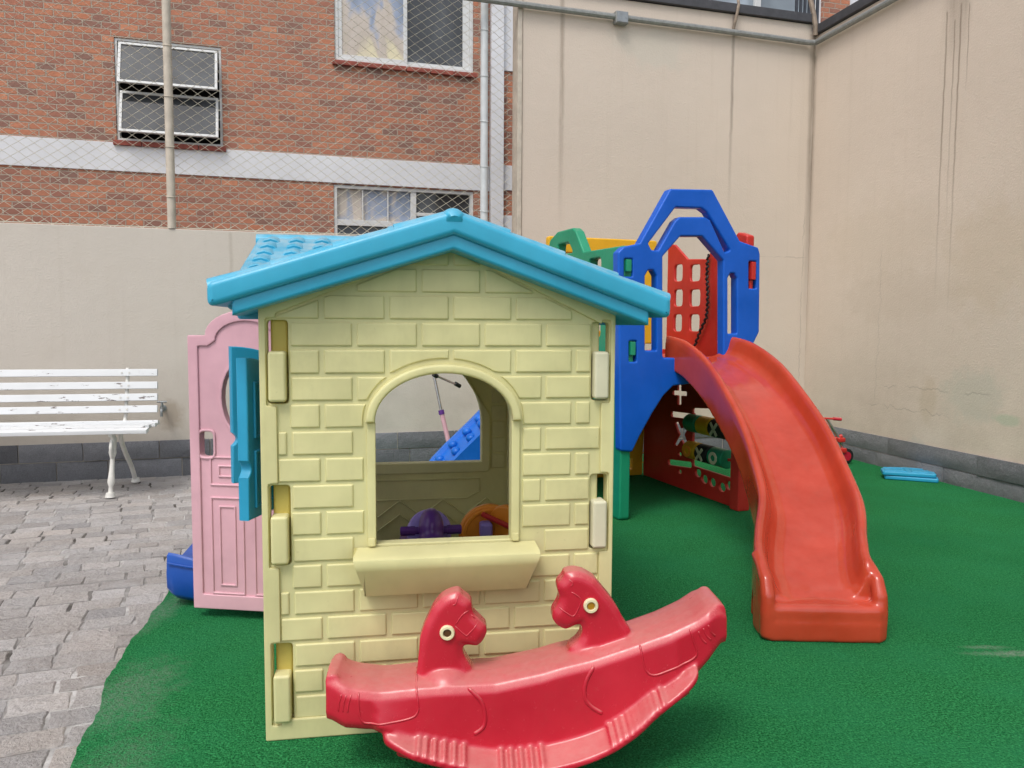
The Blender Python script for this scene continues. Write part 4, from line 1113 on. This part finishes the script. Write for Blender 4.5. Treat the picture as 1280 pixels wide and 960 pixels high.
# blue climbing ramp with holds on the left side
rp0 = TF.w(-.02, .55)
ramp = thing('climbing_ramp', 'bright blue plastic climbing ramp with knobbly holds rising to the play tower', 'ramp', TF.w(-.10, .40), A_T)
rl = 1.06; RWD = .40
rpts = []
for k in range(13):
    t = k/12; rpts.append((-rl*(1-t), .98*(t**.72)*1.04+.010*math.sin(t*4*PI)))
bm = bmesh.new(); secs = []
for (x, z) in rpts:
    zb = max(z-.34, 0.0)
    secs.append([(x, -.0, zb), (x, -.0, z+.03), (x, .045, z+.035), (x, .06, z), (x, RWD-.06, z), (x, RWD-.045, z+.035), (x, RWD, z+.03), (x, RWD, zb)])
loft(bm, secs)
part('ramp_body', bm, SKYB, ramp, 50)
for y in (.012, RWD-.02):
    bm = bmesh.new(); box(bm, -.45, -.02, y, y+.008, .0, .46, .003); part('support_panel', bm, BLUE, ramp)
rr = random.Random(5)
for k in range(1, 11):
    for j in range(2):
        t = k/12+.02*j; x = -rl*(1-t); z = .98*(t**.72)*1.04
        bm = bmesh.new(); M = Matrix.Translation((x, .13+.14*j+rr.uniform(-.025, .025), z+.012))@Matrix.Diagonal((.032, .042, .03, 1)); bmesh.ops.create_uvsphere(bm, u_segments=12, v_segments=8, radius=1, matrix=M)
        part('climbing_hold', bm, SKYB, ramp, 180)

# ================================================================ SLIDE
slide = thing('slide', 'wavy orange-red plastic slide coming down from the blue arch onto the turf', 'slide', TF.w(TWD*.52, -.05), 0)
so = slide.location.copy()
#   left rail x, rail x width, y, rail z, rail height, skirt below rail
st = [(.955, 5.02, 1.135, .13, .20), (1.03, 4.86, 1.105, .13, .22), (1.09, 4.62, 1.02, .13, .24), (1.12, 4.35, .90, .13, .24), (1.142, 4.05, .745, .13, .24), (1.135, 3.80, .60, .13, .24), (1.105, 3.55, .465, .13, .25), (1.03, 3.34, .37, .13, .27), (.985, 3.20, .322, .135, .27), (.965, 3.09, .287, .13, .27), (.962, 3.03, .255, .115, .25)]
st = spl(st, 6)
bm = bmesh.new(); secs = []
SW = .455
for i, (xl, y, z, hr, sk) in enumerate(st):
    a = st[max(i-1, 0)]; b = st[min(i+1, len(st)-1)]
    d = Vector((b[0]-a[0], b[1]-a[1], 0)).normalized(); lat = Vector((-d.y, d.x, 0))
    if lat.x < 0: lat = -lat
    lat = (lat*.5+Vector((1, 0, 0))*.5); lat.z = 0; lat.normalize()
    org = Vector((xl, y, 0))
    zlow = max(z-sk, .0)
    if y < 3.32: zlow = 0.0 if not 3.10 < y < 3.24 else .135-abs(y-3.17)*1.2
    bed = z-hr
    P = [(0.0, zlow), (.0, z-.05), (.004, z-.012), (.016, z), (.034, z-.002), (.046, z-.022), (.062, bed+.05), (.085, bed+.018), (.125, bed+.002), (SW/2, bed-.004)]
    full = P+[(SW-a_, b_) for a_, b_ in reversed(P[:-1])]
    und = min(bed-.022, z-hr-.02); zi = max(zlow, 0)
    full += [(SW-.02, zi), (SW-.03, und), (SW/2, und-.002), (.03, und), (.02, zi)]
    secs.append([tuple(org+lat*s+Vector((0, 0, zz))-so) for s, zz in full])
loft(bm, secs)
# foot: solid toe with rounded front, side notch left open behind it
xl = st[-1][0]
fo = rnd([(xl+.002, 3.13), (xl-.0, 2.985), (xl+.03, 2.962), (xl+SW-.02, 2.945), (xl+SW+.018, 2.968), (xl+SW+.005, 3.13)], .02)
zbed = .140
me = plate([[(a-so.x, b-so.y) for a, b in fo]], zbed, .022, 3); add(bm, me, FL(zbed/2))
me = plate([[(a-so.x, b-so.y) for a, b in fo]], .078, .006, 2); add(bm, me, Matrix.Translation((0, -.004, .039)))
for s in (0, 1):   # rail ends rounding down onto the toe
    x = xl+(.020 if s == 0 else SW-.006)-so.x
    tube(bm, [(x, 3.16-so.y, .285), (x, 3.08-so.y, .258), (x, 3.02-so.y, .225), (x, 2.992-so.y, .17), (x, 2.985-so.y, .10), (x, 2.985-so.y, .012)], [.018, .022, .026, .030, .031, .028], 12)
bmesh.ops.recalc_face_normals(bm, faces=bm.faces)
me = remesh(bm, .0065, 14, .5)
part('slide_bed', me, SLIDE, slide, 180)

# ================================================================ BENCH
BQ = gnd(137, 622); A_B = math.atan(.2)
bench = thing('park_bench', 'white slatted bench with chipped paint and cast iron legs against the low wall', 'bench', BQ, A_B)
BE = Frame((BQ.x, BQ.y), A_B)
def bslat(name, y, z, w, t, tilt, x1=.2, x0=-1.75):
    bm = bmesh.new(); M = Matrix.Translation((0, y, z))@Matrix.Rotation(R(tilt), 4, 'X')
    box(bm, x0, x1, -w/2, w/2, -t/2, t/2, .004, M); return part(name, bm, BENCH, bench)
xe = BE.front(184, 546, .0)[0]
bslat('seat_slat', .02, .455, .07, .028, 8, xe); 
xe2 = BE.front(197, 530, .33)[0]
bslat('seat_slat', .11, .462, .07, .028, 2, xe2-.04); bslat('seat_slat', .20, .462, .07, .028, -3, xe2-.02); bslat('seat_slat', .29, .462, .07, .028, -5, xe2); bslat('seat_slat', .37, .47, .06, .028, -12, xe2)
for i, y in enumerate((466, 482, 497, 512)):
    yy = .50-i*.03; z = BE.front(100, y, yy)[1]; bslat('back_slat', yy-.02, z, .052, .026, 80, BE.front(198, y, yy)[0])
for sx in (0.0, -1.5):
    bm = bmesh.new()
    tube(bm, spl([(sx, 0.02, 0), (sx+.005, .03, .1), (sx+.012, .06, .3), (sx+.02, .05, .44)], 5), [.026, .022, .017, .016, .015]*4+[.016], 10)
    tube(bm, [(sx, .02, 0), (sx, .02, .03)], [.036, .028], 10)
    part('leg', bm, CAST, bench, 50)
    bm = bmesh.new()
    tube(bm, spl([(sx+.03, .56, 0), (sx+.02, .50, .12), (sx+.01, .38, .25), (sx+.01, .28, .36), (sx+.012, .25, .44)], 5), .017, 10)
    tube(bm, [(sx+.03, .56, 0), (sx+.03, .56, .03)], [.034, .026], 10)
    part('leg', bm, CAST, bench, 50)
    bm = bmesh.new()
    tube(bm, [(sx+.01, .02, .425), (sx+.01, .36, .435), (sx+.01, .42, .52), (sx+.01, .515, .86)], .014, 8)
    tube(bm, spl([(sx+.012, .06, .40), (sx+.012, .02, .34), (sx+.012, .05, .27), (sx+.012, .10, .31), (sx+.012, .13, .40)], 6), .012, 8)
    part('bracket', bm, CAST, bench, 50)
    for i, y in enumerate((466, 482, 497, 512)):
        yy = .50-i*.03; z = BE.front(100, y, yy)[1]
        for d in (-.02, .03):
            bm = bmesh.new(); tube(bm, [(sx+d, yy-.038, z), (sx+d, yy-.03, z)], .007, 8); part('bolt', bm, CAST, bench)

# ================================================================ small things
fp = WB.front(204, 510)
fau = thing('faucet', 'small metal garden tap on the low beige wall beside the bench', 'tap', WB.w(fp[0], 0, fp[1]), A_BACK)
bm = bmesh.new()
tube(bm, [(0, 0, 0), (0, -.07, 0)], .012, 10); tube(bm, spl([(0, -.05, -.0), (0.0, -.085, .0), (0, -.105, -.02), (0, -.108, -.055)], 4), .011, 10); tube(bm, [(0, -.06, .0), (0, -.06, .05)], .009, 8)
part('spout', bm, STEEL, fau)
bm = bmesh.new(); tube(bm, [(-.035, -.06, .055), (.035, -.06, .055)], .007, 8); part('handle', bm, STEEL, fau)
bm = bmesh.new(); lathe(bm, [(.026, -.004), (.026, .006), (.012, .009)], Matrix.Rotation(R(90), 4, 'X'), 16); part('wall_flange', bm, STEEL, fau)

# two loose blue shutters lying on the turf
LQ = gnd(1138, 598); base_l = (LQ.x, LQ.y)
for i in range(2):
    t = thing('plastic_panel', ('lower light blue plastic panel lying flat on the turf by the right wall', 'upper light blue plastic panel stacked askew on another near the right wall')[i], 'panel', (base_l[0]-.02*i, base_l[1]+.015*i, .033*i), R(-24+5*i), 'loose blue panels on the turf')
    o = [(-.19, -.13), (.19, -.13), (.19, .12), (.0, .14), (-.12, .11), (-.19, .03)]
    bm = slab([rnd(o, .02)], .030, .008, FL(.016)); part('panel_slab', bm, AQUA2, t, 50)
    bm = slab([rrect(-.17, -.09, -.01, .06, .01), rrect(-.16, -.08, -.02, .05, .008)], .01, .003, FL(.031)); add(bm, plate([rrect(.02, -.09, .15, .08, .01), rrect(.03, -.08, .14, .07, .008)], .01, .003, 1), FL(.031)); part('raised_frame', bm, AQUA2, t, 50)

# blue rocker lying behind the open door
br = thing('rocking_boat', 'dark blue plastic rocker with upturned end poking out behind the pink door', 'rocker', (-1.005, 3.415, 0), R(-4))
bm = bmesh.new(); secs = []
for k in range(25):
    t = -1+2*k/24; x = t*.44; zb = .004+.035*abs(t)**3; zt = .16+.075*abs(t)**1.5; w = .15
    if abs(t) > .95: w -= .012; zb += .012; zt -= .008
    secs.append([(x, -w*.8, zb), (x, -w, zb+.03), (x, -w*1.02, (zb+zt)/2), (x, -w*.96, zt-.01), (x, -w*.86, zt), (x, -w*.75, zt-.02), (x, 0, zt-.045), (x, w*.75, zt-.02), (x, w*.86, zt), (x, w*.96, zt-.01), (x, w*1.02, (zb+zt)/2), (x, w, zb+.03), (x, w*.8, zb)])
loft(bm, secs)
part('hull', bm, BLUE2, br, 60)
bm = bmesh.new()
tube(bm, [(-.43+.86*k/10, -.152, .155+.035*abs(-1+2*k/10)**2) for k in range(11)], .005, 6)
part('moulding', bm, BLUE2, br)
# purple ride-on inside the house
px_ = HF.w(.52, .80)
pu = thing('ride_on_toy', 'purple plastic ride-on toy with handlebars inside the yellow playhouse', 'toy', px_, A_H)
bm = bmesh.new()
secs = []
for k in range(17):
    a = k/16; y = -.14+.62*a; zc_ = .30+.10*math.sin(a*PI*.5)*(-.6)+(.0); w = .07+.05*math.sin(PI*a); hh = .10+.03*math.sin(PI*a)
    secs.append([(w*math.cos(q), y, zc_+hh*math.sin(q)) for q in [2*PI*i/14 for i in range(14)]])
loft(bm, secs)
M = Matrix.Translation((0, -.14, .435))@Matrix.Diagonal((.048, .080, .076, 1)); bmesh.ops.create_uvsphere(bm, u_segments=18, v_segments=12, radius=1, matrix=M)
M = Matrix.Translation((0, -.20, .405))@Matrix.Diagonal((.05, .05, .03, 1)); bmesh.ops.create_uvsphere(bm, u_segments=14, v_segments=10, radius=1, matrix=M)
tube(bm, [(0, -.12, .12), (0, -.12, .38)], [.05, .07], 12)
part('body', remesh(bm, .008, 3), PURPLE, pu, 180)
bm = bmesh.new(); tube(bm, [(-.115, -.13, .424), (.115, -.13, .424)], .014, 10); tube(bm, [(-.113, -.13, .424), (-.06, -.13, .424)], .018, 10); tube(bm, [(.113, -.13, .424), (.06, -.13, .424)], .018, 10); part('handlebar', bm, PURPLE, pu)
bm = bmesh.new(); lathe(bm, [(.065, -.02), (.082, -.012), (.087, .0), (.082, .012), (.065, .02)], Matrix.Translation((0, -.04, .395))@Matrix.Rotation(R(78), 4, 'X'), 28); part('shield', bm, LILAC, pu)
for x, y in ((0, -.12), (-.11, .40), (.11, .40)):
    bm = bmesh.new(); lathe(bm, [(.06, -.025), (.075, -.02), (.075, .02), (.06, .025)], Matrix.Translation((x, y, .075))@Matrix.Rotation(R(90), 4, 'Y'), 20); part('wheel', bm, BLACK, pu)
# orange rocking seat inside the house
ox = HF.w(.775, .92)
orr = thing('rocking_toy', 'orange plastic rocking seat with round sides and lilac block inside the playhouse', 'toy', ox, A_H)
o = [(.125*math.cos(PI*k/18), .335+.125*math.sin(PI*k/18)) for k in range(19)]+[(-.105, .20), (-.13, .03), (-.10, .0), (.10, .0), (.125, .03), (.105, .20)]
bm = slab([o], .036, .010, FR(.0), 3); add(bm, plate([ell(0, .335, .112, .112, 32), ell(0, .335, .096, .096, 32)], .012, .004, 1), FR(-.019)); part('round_side', bm, ORANGE, orr, 50)
bm = slab([[(x*.8, z*1.02) for x, z in o]], .036, .010, Matrix.Translation((.14, .0, 0))@Matrix.Rotation(R(-50), 4, 'Z')@FR(-.10), 3); part('round_side', bm, ORANGE, orr, 50)
bm = bmesh.new(); box(bm, -.045, .005, -.085, -.022, .335, .40, .014, seg=3); part('seat_block', bm, LILAC, orr, 50)
bm = bmesh.new(); box(bm, -.06, .06, -.11, -.022, .24, .28, .01); part('seat', bm, LILAC, orr, 50)
bm = bmesh.new(); tube(bm, [(-.03, -.03, .425), (.08, -.12, .385)], .011, 10); part('grab_bar', bm, RED, orr)

# pink scooter leaning by the back wall (seen through the house windows)
sc0 = gnd(560, 590); scx = Vector((-.52, 6.42, 0))
sc = thing('kick_scooter', 'kick scooter with silver handlebar stem and pink sleeve by the back wall', 'scooter', scx, A_BACK)
bm = bmesh.new(); tube(bm, [(.04, -.02, .10), (-.035, .05, .47)], .019, 12); part('stem_sleeve', bm, PINK, sc)
bm = bmesh.new(); tube(bm, [(-.035, .05, .47), (-.09, .10, .78)], .013, 12); part('stem', bm, SILVER, sc)
bm = bmesh.new(); tube(bm, [(-.035, .05, .465), (-.042, .056, .50)], .024, 12); part('clamp', bm, PURPLE, sc)
bm = bmesh.new(); tube(bm, [(-.105, .0, .79), (.115, .13, .665+.03)], .010, 10) ; part('handlebar', bm, SILVER, sc)
bm = bmesh.new(); tube(bm, [(-.115, -.006, .795), (-.08, .014, .777)], .018, 10); part('grip', bm, BLACK, sc); bm = bmesh.new(); tube(bm, [(.09, .115, .71), (.135, .142, .685)], .018, 10); part('grip', bm, BLACK, sc)
bm = bmesh.new(); box(bm, .02, .52, -.06, .05, .07, .095, .01); part('deck', bm, PINK, sc)
for x in (.03, .55):
    bm = bmesh.new(); lathe(bm, [(.045, -.012), (.055, -.01), (.055, .01), (.045, .012)], Matrix.Translation((x, -.01, .056))@Matrix.Rotation(R(90), 4, 'X'), 18); part('wheel', bm, BLACK, sc)
# red scooter in the corner behind the slide
rq = gnd(1057, 580)
rs = thing('tricycle', 'small red tricycle standing in the wall corner behind the slide', 'tricycle', rq, A_BACK)
bm = bmesh.new(); tube(bm, [(0, 0, .06), (-.07, .0, .22), (-.21, .0, .40)], .013, 10); part('fork', bm, SILVER, rs)
bm = bmesh.new(); tube(bm, [(-.33, .03, .41), (-.10, -.03, .40)], .009, 10); part('handlebar', bm, RED, rs)
bm = bmesh.new(); tube(bm, [(-.155, -.015, .403), (-.09, -.035, .398)], .015, 10); part('grip', bm, ROCK, rs); bm = bmesh.new(); tube(bm, [(-.31, .036, .412), (-.24, .015, .408)], .017, 10); part('grip', bm, ROCK, rs)
bm = bmesh.new(); lathe(bm, [(.055, -.016), (.068, -.012), (.068, .012), (.055, .016)], Matrix.Translation((0, 0, .07))@Matrix.Rotation(R(90), 4, 'X'), 22)
wl = part('wheel', bm, BLACK, rs); bm = bmesh.new(); lathe(bm, [(.04, -.019), (.042, .0), (.04, .019)], Matrix.Translation((0, 0, .07))@Matrix.Rotation(R(90), 4, 'X'), 18); part('hub', bm, ROCK, wl)
bm = bmesh.new(); box(bm, -.085, -.015, -.035, .035, .10, .145, .012); part('mudguard', bm, RED, rs); bm = bmesh.new(); box(bm, -.10, -.03, -.03, .03, .195, .235, .01); part('head_tube', bm, RED, rs)
bm = bmesh.new(); tube(bm, [(-.05, .0, .25), (-.30, .05, .14), (-.42, .07, .08)], .016, 10); box(bm, -.40, -.22, -.04, .14, .19, .23, .015); part('frame', bm, RED, rs)
for y in (-.05, .2):
    bm = bmesh.new(); lathe(bm, [(.045, -.014), (.056, -.01), (.056, .01), (.045, .014)], Matrix.Translation((-.42, y, .057))@Matrix.Rotation(R(90), 4, 'X'), 18); part('wheel', bm, BLACK, rs)

# ================================================================ light, sky, camera
W = bpy.data.worlds.new('World'); S.world = W; W.use_nodes = True
nt = W.node_tree; bg = nt.nodes['Background']
sky = nt.nodes.new('ShaderNodeTexSky'); sky.sky_type = 'NISHITA'; sky.sun_disc = False
SUN_EL, SUN_ROT = R(58), R(205)
sky.sun_elevation = SUN_EL; sky.sun_rotation = SUN_ROT; sky.dust_density = 3; sky.air_density = 1.0; sky.ozone_density = .6
hsv = nt.nodes.new('ShaderNodeHueSaturation'); hsv.inputs['Saturation'].default_value = .35
nt.links.new(sky.outputs[0], hsv.inputs['Color']); nt.links.new(hsv.outputs[0], bg.inputs['Color']); bg.inputs['Strength'].default_value = .14
sl_ = bpy.data.lights.new('sun', 'SUN'); sl_.energy = 1.0; sl_.angle = R(18); sl_.color = (1, .95, .88)
so_ = bpy.data.objects.new('sun', sl_); COL.objects.link(so_)
dsun = Vector((math.sin(SUN_ROT)*math.cos(SUN_EL), math.cos(SUN_ROT)*math.cos(SUN_EL), math.sin(SUN_EL)))
so_.rotation_euler = dsun.to_track_quat('Z', 'Y').to_euler(); so_.location = dsun*20

cam = bpy.data.cameras.new('camera'); co = bpy.data.objects.new('camera', cam); COL.objects.link(co)
cam.sensor_width = 36; cam.lens = FOC/1280*36; cam.clip_end = 300; cam.clip_start = .05
M = Matrix((RT, UP, -FW)).transposed().to_4x4(); M.translation = (0, 0, CAMH); co.matrix_world = M
S.camera = co
S.view_settings.view_transform = 'Standard'; S.view_settings.look = 'None'; S.view_settings.gamma = 1; S.view_settings.exposure = 0.55
